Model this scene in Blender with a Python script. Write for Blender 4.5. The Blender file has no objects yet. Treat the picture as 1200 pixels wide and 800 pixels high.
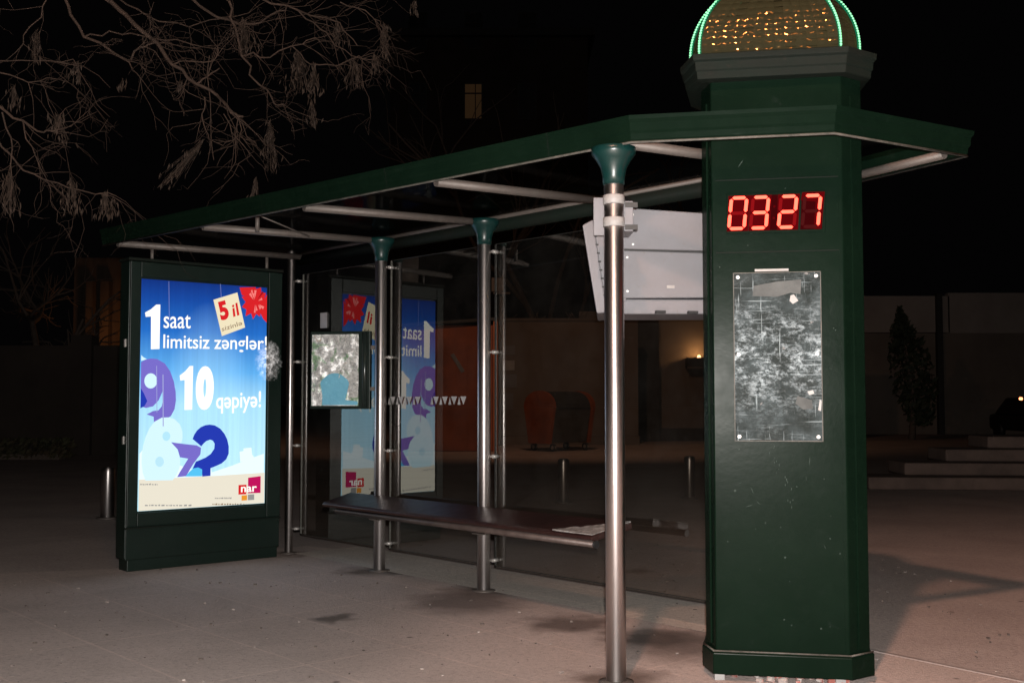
import bpy, bmesh, math, random
from mathutils import Vector, Matrix

random.seed(7)
S = bpy.context.scene
C = S.collection
R = math.radians

# ------------------------------------------------------------------ camera, world, lights, exposure
EYE = 1.3
cam_d = bpy.data.cameras.new('camera')
cam = bpy.data.objects.new('camera', cam_d); C.objects.link(cam)
cam_d.sensor_width = 36.0
cam_d.lens = 36.0 * 1300 / 1200
cam_d.clip_end = 600
cam.location = (0, 0, EYE)
cam.rotation_euler = (R(90) + math.atan(70 / 1300), 0, 0)
S.camera = cam

W = bpy.data.worlds.new('World'); S.world = W; W.use_nodes = True
bg = W.node_tree.nodes['Background']
bg.inputs[0].default_value = (0.55, 0.5, 0.55, 1)
bg.inputs[1].default_value = 0.0016

S.view_settings.view_transform = 'Standard'
S.view_settings.look = 'None'
S.view_settings.exposure = 0
S.view_settings.gamma = 1


def lamp(name, kind, loc, power, col, radius=0.1):
    d = bpy.data.lights.new(name, kind); d.energy = power; d.color = col; d.shadow_soft_size = radius
    o = bpy.data.objects.new(name, d); C.objects.link(o); o.location = loc
    return o


FLASH = lamp('camera_flash', 'POINT', (0.02, -0.02, 1.43), 2000, (1.0, 0.95, 0.9), 0.03)
STREET = lamp('street_light', 'SPOT', (-0.67, 0.15, 7.8), 1900, (1.0, 0.52, 0.36), 0.14)
STREET.data.spot_size = R(58); STREET.data.spot_blend = 1.0
STREET.rotation_euler = (Vector((3.9, 5.6, 0)) - STREET.location).to_track_quat('-Z', 'Y').to_euler()
for lx in (0.75, 1.1, 1.5):
    lamp('street_light_cluster', 'POINT', (lx, -.9 - .2 * lx, 8.4), 55, (1.0, 0.50, 0.20), 0.16)
YARD = lamp('yard_fill_light', 'SPOT', (1.0, 21.5, 9.0), 900, (1.0, 0.55, 0.34), 0.2)  # added fill spot without a visible source, lifts the wall and container
YARD.data.spot_size = R(100); YARD.data.spot_blend = 1.0
YARD.rotation_euler = (Vector((0.8, 34, 1.0)) - YARD.location).to_track_quat('-Z', 'Y').to_euler()

# ------------------------------------------------------------------ node materials


def newmat(name):
    m = bpy.data.materials.new(name); m.use_nodes = True
    nt = m.node_tree
    for n in list(nt.nodes):
        nt.nodes.remove(n)
    out = nt.nodes.new('ShaderNodeOutputMaterial')
    return m, nt, out


def nd(nt, t, **kw):
    n = nt.nodes.new(t)
    for k, v in kw.items():
        if isinstance(k, str) and k.startswith('i_'):
            n.inputs[k[2:].replace('_', ' ')].default_value = v
        else:
            setattr(n, k, v)
    return n


def mixrgb(nt, a, b, fac, mode='MIX'):
    m = nt.nodes.new('ShaderNodeMix'); m.data_type = 'RGBA'; m.blend_type = mode; m.clamp_factor = True
    for sock, v in ((0, fac), (6, a), (7, b)):
        if hasattr(v, 'is_output'):
            nt.links.new(v, m.inputs[sock])
        elif sock == 0:
            m.inputs[0].default_value = v
        else:
            m.inputs[sock].default_value = (*v, 1)
    return m.outputs[2]


def ramp(nt, src, p0, p1, c0=(0, 0, 0), c1=(1, 1, 1)):
    r = nt.nodes.new('ShaderNodeValToRGB')
    r.color_ramp.elements[0].position = p0; r.color_ramp.elements[0].color = (*c0, 1)
    r.color_ramp.elements[1].position = p1; r.color_ramp.elements[1].color = (*c1, 1)
    nt.links.new(src, r.inputs[0])
    return r.outputs[0]


def noise(nt, vec, scale, detail=5, rough=0.6, dist=0.0):
    n = nt.nodes.new('ShaderNodeTexNoise')
    n.inputs['Scale'].default_value = scale; n.inputs['Detail'].default_value = detail
    n.inputs['Roughness'].default_value = rough; n.inputs['Distortion'].default_value = dist
    nt.links.new(vec, n.inputs['Vector'])
    return n.outputs['Fac']


def pbr(name, col, rough=0.5, metal=0.0, col2=None, vs=4.0, bump=0.15, bs=60.0, coat=0.0, dirt=None, stretch=None, spec=0.5, lo=0.35, hi=0.7):
    m, nt, out = newmat(name)
    p = nt.nodes.new('ShaderNodeBsdfPrincipled')
    tc = nt.nodes.new('ShaderNodeTexCoord')
    vec = tc.outputs['Object']
    if stretch:
        mp = nt.nodes.new('ShaderNodeMapping'); mp.inputs['Scale'].default_value = stretch
        nt.links.new(vec, mp.inputs['Vector']); vec = mp.outputs['Vector']
    col2 = col2 or tuple(c * 0.72 for c in col)
    f = ramp(nt, noise(nt, vec, vs, 8, 0.65), lo, hi)
    c = mixrgb(nt, col, col2, f)
    if dirt:
        d = ramp(nt, noise(nt, vec, vs * 6, 10, 0.75, 0.6), 0.60, 0.72)
        c = mixrgb(nt, c, dirt, d)
    nt.links.new(c, p.inputs['Base Color'])
    p.inputs['Metallic'].default_value = metal
    p.inputs['Specular IOR Level'].default_value = spec
    rr = nt.nodes.new('ShaderNodeMapRange')
    rr.inputs['To Min'].default_value = max(0.03, rough - 0.08); rr.inputs['To Max'].default_value = min(1, rough + 0.1)
    nt.links.new(noise(nt, vec, vs * 3, 6, 0.6), rr.inputs['Value'])
    nt.links.new(rr.outputs[0], p.inputs['Roughness'])
    p.inputs['Coat Weight'].default_value = coat
    p.inputs['Coat Roughness'].default_value = 0.12
    if bump:
        b = nt.nodes.new('ShaderNodeBump'); b.inputs['Strength'].default_value = bump; b.inputs['Distance'].default_value = 0.01
        nt.links.new(noise(nt, vec, bs, 6, 0.6), b.inputs['Height'])
        nt.links.new(b.outputs[0], p.inputs['Normal'])
    nt.links.new(p.outputs[0], out.inputs[0])
    return m


def emit(name, col, strength=1.0, coat=False):
    m, nt, out = newmat(name)
    e = nt.nodes.new('ShaderNodeEmission'); e.inputs[0].default_value = (*col, 1); e.inputs[1].default_value = strength
    nt.links.new(e.outputs[0], out.inputs[0])
    return m


def thin_glass(name, tint, ior, rough=0.0, dirt=0.03):
    m, nt, out = newmat(name)
    tr = nt.nodes.new('ShaderNodeBsdfTransparent'); tr.inputs[0].default_value = (*tint, 1)
    gl = nt.nodes.new('ShaderNodeBsdfGlossy'); gl.inputs['Roughness'].default_value = rough
    gl.inputs['Color'].default_value = (0.95, 0.97, 0.95, 1)
    fr = nt.nodes.new('ShaderNodeFresnel'); fr.inputs[0].default_value = ior
    # the same reflectance from either side of the pane
    geo = nt.nodes.new('ShaderNodeNewGeometry')
    mm = nt.nodes.new('ShaderNodeMix'); mm.data_type = 'FLOAT'
    mm.inputs[2].default_value = ior; mm.inputs[3].default_value = 1.0 / ior
    nt.links.new(geo.outputs['Backfacing'], mm.inputs[0])
    nt.links.new(mm.outputs[0], fr.inputs[0])
    mx = nt.nodes.new('ShaderNodeMixShader')
    nt.links.new(fr.outputs[0], mx.inputs[0]); nt.links.new(tr.outputs[0], mx.inputs[1]); nt.links.new(gl.outputs[0], mx.inputs[2])
    df = nt.nodes.new('ShaderNodeBsdfDiffuse'); df.inputs[0].default_value = (0.35, 0.33, 0.3, 1)
    tc = nt.nodes.new('ShaderNodeTexCoord')
    f = ramp(nt, noise(nt, tc.outputs['Object'], 3.0, 10, 0.7), 0.3, 0.9, (0, 0, 0), (dirt * 3,) * 3)
    mx2 = nt.nodes.new('ShaderNodeMixShader')
    nt.links.new(f, mx2.inputs[0]); nt.links.new(mx.outputs[0], mx2.inputs[1]); nt.links.new(df.outputs[0], mx2.inputs[2])
    nt.links.new(mx2.outputs[0], out.inputs[0])
    return m


def brushed(name, col, col2):
    m = pbr(name, col, 0.40, 1.0, col2, 8, 0.03, 90, stretch=(1, 1, 0.08))
    nt = m.node_tree; p = [n for n in nt.nodes if n.type == 'BSDF_PRINCIPLED'][0]
    t = nt.nodes.new('ShaderNodeTangent'); t.direction_type = 'RADIAL'; t.axis = 'Z'
    nt.links.new(t.outputs[0], p.inputs['Tangent'])
    p.inputs['Anisotropic'].default_value = 0.75; p.inputs['Anisotropic Rotation'].default_value = 0.25
    return m


GREEN = pbr('green_paint', (0.0040, 0.0112, 0.0064), 0.26, 0, (0.0028, 0.0083, 0.0048), 2.2, 0.04, 30, 0.0, (0.0085, 0.0155, 0.0115), spec=0.03)
GREEN_DULL = pbr('green_paint_weathered', (0.0085, 0.0135, 0.0108), 0.55, 0, (0.0125, 0.0130, 0.0112), 3.0, 0.15, 40, 0, (0.022, 0.019, 0.016), spec=0.04)
GREEN_BOX = pbr('green_paint_dark', (0.0055, 0.014, 0.0105), 0.40, 0, (0.004, 0.0105, 0.008), 2.5, 0.08, 40, 0, (0.012, 0.018, 0.0145), spec=0.3)
TEAL = pbr('teal_enamel', (0.004, 0.028, 0.026), 0.3, 0, (0.0035, 0.022, 0.020), 6, 0.05, 30)
EDGE = pbr('worn_bare_edge', (0.11, 0.10, 0.088), 0.6, 0, (0.03, 0.034, 0.028), 14, 0.2, 60)
STEEL = brushed('brushed_steel', (0.74, 0.70, 0.69), (0.62, 0.58, 0.57))
PIPE = pbr('galvanised_pipe', (0.125, 0.11, 0.10), 0.55, 0.35, (0.11, 0.09, 0.08), 9, 0.12, 50)
BOLT = pbr('clamp_metal', (0.45, 0.43, 0.41), 0.45, 0.6, None, 9, 0.05, 50)
GREY = pbr('grey_sheet_metal', (0.205, 0.205, 0.222), 0.5, 0, (0.18, 0.172, 0.18), 3.0, 0.04, 30, 0, (0.175, 0.16, 0.155), spec=.2)
GREY_D = pbr('grey_shadow_gap', (0.03, 0.03, 0.03), 0.7)
WHITE = pbr('white_tape', (0.36, 0.35, 0.345), 0.5, 0, (0.28, 0.27, 0.265), 8, 0.1, 50)
WOOD = pbr('bench_maroon_wood', (0.034, 0.014, 0.012), 0.36, 0, (0.020, 0.009, 0.008), 3.0, 0.25, 30, 0.0, (0.055, 0.032, 0.026), stretch=(1, 1, 1))
BLACK = pbr('black_rubber', (0.012, 0.012, 0.013), 0.55)
GLASS = thin_glass('smoked_pane', (0.62, 0.59, 0.54), 2.4, 0.004, 0.010)
ROOFG = thin_glass('roof_sheet', (0.70, 0.67, 0.64), 1.02, 0.10, 0.0)

# ------------------------------------------------------------------ mesh helpers


class MB:
    """collects shapes in world metres and links them as one mesh object"""

    def __init__(self):
        self.v = []; self.f = []; self.sm = []

    def add(self, vs, fs, smooth=False):
        n = len(self.v)
        self.v += [Vector(p) for p in vs]
        self.f += [[i + n for i in q] for q in fs]
        self.sm += [smooth] * len(fs)
        return self

    def box(self, c, s, rz=0.0, mat=None):
        c = Vector(c); h = Vector(s) / 2
        m = mat or Matrix.Rotation(rz, 3, 'Z')
        vs = [c + m @ Vector((sx * h.x, sy * h.y, sz * h.z)) for sx in (-1, 1) for sy in (-1, 1) for sz in (-1, 1)]
        return self.add(vs, [(0, 1, 3, 2), (4, 6, 7, 5), (0, 4, 5, 1), (2, 3, 7, 6), (0, 2, 6, 4), (1, 5, 7, 3)])

    def prism(self, pts, z0, z1):
        n = len(pts)
        vs = [(p[0], p[1], z0) for p in pts] + [(p[0], p[1], z1) for p in pts]
        fs = [list(range(n))[::-1], list(range(n, 2 * n))] + [(i, (i + 1) % n, n + (i + 1) % n, n + i) for i in range(n)]
        return self.add(vs, fs)

    def loft(self, rings, cap=True):
        n = len(rings[0]); vs = [p for r in rings for p in r]; fs = []
        for k in range(len(rings) - 1):
            for i in range(n):
                j = (i + 1) % n
                fs.append((k * n + i, k * n + j, (k + 1) * n + j, (k + 1) * n + i))
        if cap:
            fs.append(list(range(n))[::-1]); fs.append([(len(rings) - 1) * n + i for i in range(n)])
        return self.add(vs, fs)

    def tube(self, pts, rad, n=10, cap=True):
        pts = [Vector(p) for p in pts]
        if not hasattr(rad, '__len__'):
            rad = [rad] * len(pts)
        rings = []
        up = None
        for i, p in enumerate(pts):
            d = (pts[min(i + 1, len(pts) - 1)] - pts[max(i - 1, 0)])
            if d.length < 1e-9:
                d = Vector((0, 0, 1))
            d.normalize()
            if up is None:
                up = Vector((0, 0, 1)) if abs(d.z) < 0.9 else Vector((1, 0, 0))
            a = d.cross(up)
            if a.length < 1e-5:
                a = d.cross(Vector((0.3, 1, 0.2)))
            a.normalize(); b = a.cross(d).normalized(); up = b
            rings.append([p + (a * math.cos(2 * math.pi * k / n) + b * math.sin(2 * math.pi * k / n)) * rad[i] for k in range(n)])
        k0 = len(self.f)
        self.loft(rings, cap)
        for i in range(k0, len(self.f) - (2 if cap else 0)):
            self.sm[i] = True
        return self

    def lathe(self, prof, c, n=20):
        rings = [[Vector((c[0] + r * math.cos(2 * math.pi * k / n), c[1] + r * math.sin(2 * math.pi * k / n), c[2] + z)) for k in range(n)] for r, z in prof]
        k0 = len(self.f)
        self.loft(rings)
        for i in range(k0, len(self.f) - 2):
            self.sm[i] = True
        return self

    def build(self, name, mat, parent=None, bevel=0.0, origin=None):
        me = bpy.data.meshes.new(name)
        o = bpy.data.objects.new(name, me); C.objects.link(o)
        org = Vector((0, 0, 0))
        if parent is not None:
            o.parent = parent
            q = parent
            while q is not None:
                org += q.location; q = q.parent
        elif origin is not None:
            org = Vector(origin); o.location = org
        me.from_pydata([tuple(p - org) for p in self.v], [], self.f)
        me.polygons.foreach_set('use_smooth', self.sm)
        me.materials.append(mat)
        bm = bmesh.new(); bm.from_mesh(me); bmesh.ops.recalc_face_normals(bm, faces=bm.faces); bm.to_mesh(me); bm.free()
        if bevel:
            b = o.modifiers.new('bevel', 'BEVEL'); b.width = bevel; b.segments = 2; b.limit_method = 'ANGLE'; b.angle_limit = R(40)
        return o


def tag(o, label=None, cat=None, group=None, kind=None):
    for k, v in (('label', label), ('category', cat), ('group', group), ('kind', kind)):
        if v:
            o[k] = v
    return o


def thing(name, loc, label, cat, group=None):
    o = bpy.data.objects.new(name, None); C.objects.link(o); o.location = loc
    o.empty_display_size = 0.1
    return tag(o, label, cat, group)


def glyphs(s, offset=0.0, shear=0.0):
    cu = bpy.data.curves.new('t', 'FONT'); cu.body = s; cu.size = 1.0; cu.offset = offset; cu.shear = shear; cu.fill_mode = 'FRONT'
    cu.resolution_u = 6
    o = bpy.data.objects.new('t', cu); C.objects.link(o)
    dg = bpy.context.evaluated_depsgraph_get(); dg.update()
    me = bpy.data.meshes.new_from_object(o.evaluated_get(dg))
    vs = [v.co.copy() for v in me.vertices]; fs = [list(p.vertices) for p in me.polygons]
    bpy.data.objects.remove(o); bpy.data.curves.remove(cu); bpy.data.meshes.remove(me)
    return vs, fs


def text_mesh(s, offset=0.0, shear=0.0):
    if 'ə' in s:
        vs, fs = [], []
        wl = max(v.x for v in glyphs('l', offset)[0])
        ev = glyphs('e', offset)[0]
        ex0, ex1, ey0, ey1 = min(v.x for v in ev), max(v.x for v in ev), min(v.y for v in ev), max(v.y for v in ev)
        plain = s.replace('ə', 'e')
        for i, ch in enumerate(plain):
            x = max(v.x for v in glyphs(plain[:i] + 'l', offset)[0]) - wl if i else 0
            gv, gf = glyphs(ch, offset)
            if s[i] == 'ə':
                gv = [Vector((ex0 + ex1 - v.x, ey0 + ey1 - v.y, 0)) for v in gv]
            n = len(vs); vs += [v + Vector((x, 0, 0)) for v in gv]; fs += [[k + n for k in f] for f in gf]
    else:
        vs, fs = glyphs(s, offset, shear)
    x0 = min(v.x for v in vs); x1 = max(v.x for v in vs); y0 = min(v.y for v in vs); y1 = max(v.y for v in vs)
    return [((v.x - x0) / (x1 - x0), (v.y - y0) / (y1 - y0)) for v in vs], fs


# plan of the shelter: AX runs along the bench towards the column, CR points to the back
P1 = Vector((-1.916, 9.592, 0)); AX = Vector((0.674, -0.739, 0)); CR = Vector((0.739, 0.674, 0))
AXA = math.atan2(AX.y, AX.x)


def sh(s, o, z):
    return P1 + AX * s + CR * o + Vector((0, 0, z))


# ------------------------------------------------------------------ the setting: ground and pavement
def ground_mat(name, base, dark, joints=None, stains=()):
    m, nt, out = newmat(name)
    p = nt.nodes.new('ShaderNodeBsdfPrincipled'); tc = nt.nodes.new('ShaderNodeTexCoord'); v = tc.outputs['Object']
    c = mixrgb(nt, base, dark, ramp(nt, noise(nt, v, 0.9, 8, 0.65, 0.4), 0.35, 0.70))
    c = mixrgb(nt, c, tuple(x * 0.62 for x in dark), ramp(nt, noise(nt, v, 30, 10, 0.82), 0.50, 0.70))
    c = mixrgb(nt, c, tuple(min(1, x * 1.35) for x in base), ramp(nt, noise(nt, v, 75, 6, 0.8), 0.56, 0.68))
    blot = ramp(nt, noise(nt, v, 2.3, 6, 0.7, 1.0), 0.66, 0.72)
    c = mixrgb(nt, c, tuple(x * 0.7 for x in dark), blot)
    # trodden chewing-gum spots
    vo = nt.nodes.new('ShaderNodeTexVoronoi'); vo.inputs['Scale'].default_value = 2.4; nt.links.new(v, vo.inputs['Vector'])
    gum = ramp(nt, vo.outputs['Distance'], 0.03, 0.055, (1, 1, 1), (0, 0, 0))
    c = mixrgb(nt, c, tuple(x * 0.45 for x in dark), gum)
    if joints:
        rz, w, h = joints
        mp = nt.nodes.new('ShaderNodeMapping'); mp.inputs['Rotation'].default_value = (0, 0, -rz); nt.links.new(v, mp.inputs['Vector'])
        br = nt.nodes.new('ShaderNodeTexBrick'); br.inputs['Scale'].default_value = 1
        br.inputs['Brick Width'].default_value = w; br.inputs['Row Height'].default_value = h
        br.inputs['Mortar Size'].default_value = 0.009; br.inputs['Mortar Smooth'].default_value = 0.4; br.offset = 0.0
        br.inputs['Color1'].default_value = (0.92, 0.92, 0.92, 1); br.inputs['Color2'].default_value = (1.06, 1.04, 1.02, 1); br.inputs['Mortar'].default_value = (1.45, 1.38, 1.32, 1)
        nt.links.new(mp.outputs[0], br.inputs['Vector'])
        c = mixrgb(nt, c, br.outputs['Color'], 0.38, 'MULTIPLY')
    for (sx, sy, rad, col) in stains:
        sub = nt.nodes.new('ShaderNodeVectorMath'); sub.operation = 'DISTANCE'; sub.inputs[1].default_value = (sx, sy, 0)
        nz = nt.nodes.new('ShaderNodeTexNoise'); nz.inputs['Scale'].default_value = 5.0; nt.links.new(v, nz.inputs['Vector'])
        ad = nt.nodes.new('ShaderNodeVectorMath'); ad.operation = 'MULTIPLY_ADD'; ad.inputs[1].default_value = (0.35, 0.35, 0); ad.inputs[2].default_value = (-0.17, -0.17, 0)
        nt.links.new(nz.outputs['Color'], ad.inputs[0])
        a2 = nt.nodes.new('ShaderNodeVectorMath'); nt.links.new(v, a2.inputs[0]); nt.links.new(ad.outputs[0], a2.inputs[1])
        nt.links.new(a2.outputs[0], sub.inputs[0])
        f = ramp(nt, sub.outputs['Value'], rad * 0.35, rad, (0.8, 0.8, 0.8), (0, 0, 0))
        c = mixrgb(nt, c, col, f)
    nt.links.new(c, p.inputs['Base Color']); p.inputs['Roughness'].default_value = 0.82
    b = nt.nodes.new('ShaderNodeBump'); b.inputs['Strength'].default_value = 0.8; b.inputs['Distance'].default_value = 0.010
    h = noise(nt, v, 45, 8, 0.7); nt.links.new(h, b.inputs['Height']); nt.links.new(b.outputs[0], p.inputs['Normal'])
    nt.links.new(p.outputs[0], out.inputs[0])
    return m


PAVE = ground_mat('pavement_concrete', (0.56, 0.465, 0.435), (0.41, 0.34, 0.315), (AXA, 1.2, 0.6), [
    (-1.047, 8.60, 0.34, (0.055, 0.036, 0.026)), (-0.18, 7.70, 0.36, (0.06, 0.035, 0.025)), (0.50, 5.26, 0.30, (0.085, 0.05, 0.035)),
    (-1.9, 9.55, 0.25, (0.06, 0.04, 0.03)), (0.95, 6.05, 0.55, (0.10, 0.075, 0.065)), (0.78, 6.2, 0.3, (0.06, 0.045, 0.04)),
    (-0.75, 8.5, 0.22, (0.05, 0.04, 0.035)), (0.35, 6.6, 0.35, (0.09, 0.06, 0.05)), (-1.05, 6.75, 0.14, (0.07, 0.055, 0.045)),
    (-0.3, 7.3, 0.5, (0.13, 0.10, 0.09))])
ASPH = ground_mat('asphalt_yard', (0.46, 0.385, 0.36), (0.34, 0.28, 0.262))
g = MB().add([(-260, -40, -0.006), (260, -40, -0.006), (260, 320, -0.006), (-260, 320, -0.006)], [(0, 1, 2, 3)]).build('ground', ASPH)
tag(g, kind='structure')
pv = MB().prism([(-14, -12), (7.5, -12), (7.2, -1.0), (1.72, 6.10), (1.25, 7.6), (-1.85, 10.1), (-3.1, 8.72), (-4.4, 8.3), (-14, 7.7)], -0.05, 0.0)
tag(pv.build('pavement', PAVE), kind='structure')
BANDM = ground_mat('paving_band_concrete', (0.60, 0.54, 0.49), (0.46, 0.41, 0.37), (AXA, .5, .4))
pb = MB(); pb.add([sh(.05, .02, .004), sh(4.55, .02, .004), sh(4.55, .70, .004), sh(.05, .70, .004)], [(0, 1, 2, 3)])
tag(pb.build('paving_band', BANDM), kind='structure')
KERB = pbr('kerb_concrete', (0.33, 0.275, 0.255), 0.9, 0, (0.20, 0.165, 0.155), 2.2, 0.5, 40)
k = MB()
for a, b in (((7.2, -1.0), (1.78, 6.02)),):
    a = Vector((*a, 0)); b = Vector((*b, 0)); d = (b - a).normalized(); nrm = Vector((-d.y, d.x, 0)) * 0.018
    k.prism([(a - nrm)[:2], (b - nrm)[:2], (b + nrm)[:2], (a + nrm)[:2]], -0.04, 0.004)
tag(k.build('pavement_edge', KERB), kind='structure')

# ------------------------------------------------------------------ background structures
WALLM = pbr('old_plaster', (0.20, 0.165, 0.14), 0.9, 0, (0.13, 0.105, 0.09), 0.35, 0.4, 6, 0, (0.10, 0.08, 0.07))
WALLD = pbr('dark_streaked_render', (0.07, 0.052, 0.04), 0.9, 0, (0.025, 0.019, 0.015), 0.9, 0.4, 6, stretch=(3, 3, .5))  # dark render with vertical streaks
WALLP = pbr('pale_render', (0.16, 0.135, 0.12), 0.9, 0, (0.11, 0.093, 0.08), 0.5, 0.3, 6)
BRICKD = pbr('dark_masonry', (0.045, 0.034, 0.028), 0.9, 0, (0.025, 0.019, 0.016), 0.6, 0.5, 5)
RUST = pbr('rust_orange_sheet', (0.34, 0.085, 0.028), 0.7, 0, (0.15, 0.04, 0.018), 0.9, 0.2, 12, 0, (0.10, 0.04, 0.02))
DARKM = pbr('dark_metal', (0.03, 0.028, 0.027), 0.6)
WOODG = pbr('bark', (0.13, 0.10, 0.082), 0.9, 0, (0.08, 0.06, 0.05), 10, 0.5, 40)


def U(u, y):                       # x on the ground at a distance y
    return (u - 600) / 1300 * y


def Z(v, y):
    return EYE + (470 - v) / 1300 * y


t = thing('boundary_wall', (U(700, 34), 34, 0), 'long low plaster wall behind the glass and the rubbish container', 'wall')
m = MB(); m.box((U(655, 34.2), 34.2, 1.87), (4.84, 0.35, 3.76)); m.build('wall_face', WALLM, t)
m = MB(); m.box((U(655, 34.2), 34.2, 3.80), (4.9, 0.45, 0.09)); m.build('coping', WALLP, t)
m = MB(); m.box((U(655, 33.75), 33.8, 0.10), (4.84, 0.5, 0.3)); m.build('plinth', WALLM, t)
for (u, v, w, h) in ((594, 410, .5, .28), (595, 428, .42, .3), (596, 446, .5, .4), (593, 470, .45, .5)):
    MB().box((U(u, 34), 34.01, Z(v, 34)), (w, 0.012, h), 0.02).build('pasted_notice', WHITE if v == 428 else GREY, t)
for x in (-2.9, -1.9, -0.6, 0.5):
    m = MB()
    for i in range(7):
        q = Vector((U(700, 34) + x + random.uniform(-.3, .3), 34.15 + random.uniform(-.1, .1), 3.8)); m.tube([q, q + Vector((random.uniform(-.2, .2), 0, random.uniform(.1, .3)))], .012, 4)
    m.build('weed', WOODG, t)

t = thing('house_wall', (U(800, 37), 37, 0), 'plastered house wall lit by a small lamp left of the green column', 'wall')
m = MB(); m.box((U(830, 37), 37.2, 2.15), (8.6, 0.4, 4.3)); m.build('wall_face', WALLM, t)
m = MB(); m.box((U(830, 37), 36.9, 0.2), (8.6, 0.25, 0.42)); m.build('plinth', BRICKD, t)
m = MB(); m.box((U(752, 37), 36.7, 2.0), (1.0, 0.6, 4.0)); m.build('dark_door_bay', DARKM, t)

t = thing('wall_lamp', (U(815, 36.6), 36.6, Z(425, 36.6)), 'small boxed sign with a warm lamp glowing above it on the wall beside the column', 'lamp')
m = MB(); m.box((U(816, 36.6), 36.72, Z(425, 36.6)), (0.62, 0.5, 0.34)); m.build('sign_box', DARKM, t, 0.01)
m = MB(); m.box((U(816, 36.6), 36.44, Z(431, 36.6)), (0.66, 0.05, 0.07)); m.build('lower_rail', WALLP, t)
m = MB(); m.lathe([(0.001, 0), (.05, .01), (.06, .05), (.04, .10), (.001, .11)], (U(820, 36.6), 36.72, Z(419.5, 36.6)), 10); m.build('bulb', emit('bulb_glow', (1, .55, .22), 9), t)
l = lamp('wall_lamp_light', 'POINT', (U(819, 36.6), 36.62, Z(414, 36.6)), 26, (1, .52, .2), .06)

t = thing('metal_kiosk', (U(545, 29), 29, 0), 'rust orange sheet metal kiosk behind the middle glass pane', 'kiosk')
x0, x1 = U(470, 29), U(583, 29)
m = MB(); m.box(((x0 + x1) / 2, 30.2, 1.65), (x1 - x0 - .02, 2.2, 3.3)); m.build('body', RUST, t, 0.02)
m = MB(); m.box((x1 - .05, 29.05, 1.7), (0.12, 0.12, 3.5)); m.build('corner_post', pbr('kiosk_orange_post', (.5, .14, .03), .5, 0, (.36, .1, .03), 2, .1, 20), t)
m = MB(); m.add([(x0 - .1, 28.95, 3.32), (x1 + .05, 28.95, 3.5), (x1 + .05, 31.3, 3.5), (x0 - .1, 31.3, 3.32), (x0 - .1, 28.95, 3.24), (x1 + .05, 28.95, 3.42), (x1 + .05, 31.3, 3.42), (x0 - .1, 31.3, 3.24)],
              [(0, 1, 2, 3), (7, 6, 5, 4), (0, 4, 5, 1), (1, 5, 6, 2), (2, 6, 7, 3), (3, 7, 4, 0)]); m.build('roof', DARKM, t)
m = MB(); m.box((U(548, 29), 29.085, 1.3), (.018, .02, 2.5)); m.build('door_seam', RUST, t)
m = MB(); m.box((U(536, 29), 29.085, Z(425, 29)), (.10, .012, .55), 0, Matrix.Rotation(R(-32), 3, 'Y')); m.build('paint_smear', GREY, t)

t = thing('lamp_post', (U(587, 33), 33, 0), 'thin pole with a small grey box on top above the wall', 'pole')
MB().tube([(U(587, 33), 33, 0), (U(587, 33), 33, 4.7)], .05, 8).build('pole', WOODG, t)
m = MB(); m.box((U(583, 33), 32.9, 4.75), (.36, .3, .42)); m.build('box', WALLP, t, .02)
m = MB(); m.box((U(588, 33), 32.9, 4.50), (.50, .3, .05)); m.build('bracket', WALLP, t)

# rubbish container
t = thing('waste_container', (U(655, 29.5), 29.5, 0), 'grey waste container with orange round topped ends behind the glass', 'waste container')
cx, cy = U(656, 29.5), 29.6
ax = Vector((math.cos(R(42)), math.sin(R(42)), 0)); ay = Vector((-ax.y, ax.x, 0))


def wp(a, b, z):
    return Vector((cx, cy, 0)) + ax * a + ay * b + Vector((0, 0, z))


m = MB(); m.loft([[wp(-.62, -.38, .22), wp(.62, -.38, .22), wp(.62, .38, .22), wp(-.62, .38, .22)], [wp(-.66, -.52, 1.16), wp(.66, -.52, 1.16), wp(.66, .52, 1.16), wp(-.66, .52, 1.16)]])
m.build('bin_body', pbr('bin_grey', (.10, .10, .095), .6, .2, (.06, .06, .055), 2, .1, 20), t, .02)
arc = [(.55 * math.cos(a), 1.16 + .42 * math.sin(a)) for a in [math.pi * i / 12 for i in range(13)]]
m = MB(); m.loft([[wp(-.6, b, z - .02) for b, z in arc], [wp(.6, b, z - .02) for b, z in arc]]); m.build('lid', pbr('bin_lid', (.05, .05, .048), .5), t)
for sx in (-1, 1):
    pr = [(-.40, .2), (-.52, .9)] + [(-b * 1.06, z) for b, z in arc] + [(.52, .9), (.40, .2)]
    m = MB(); m.loft([[wp(sx * .69, b, z) for b, z in pr], [wp(sx * .77, b, z) for b, z in pr]])
    m.build('end_panel', pbr('bin_orange', (.34, .085, .02), .5, 0, (.2, .05, .015), 3, .1, 20), t)
    for sy in (-1, 1):
        q = wp(sx * .6, sy * .36, .1)
        w = MB(); w.tube([q - ax * .03, q + ax * .03], .1, 12); w = w.build('wheel', BLACK, t)
        h = MB(); h.tube([q - ay * .06 - ax * .02, q - ay * .06 + ax * .02], .05, 8); h.tube([q - ax * .04, q + ax * .04], .05, 8); h.build('hub', BOLT, w)

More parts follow.
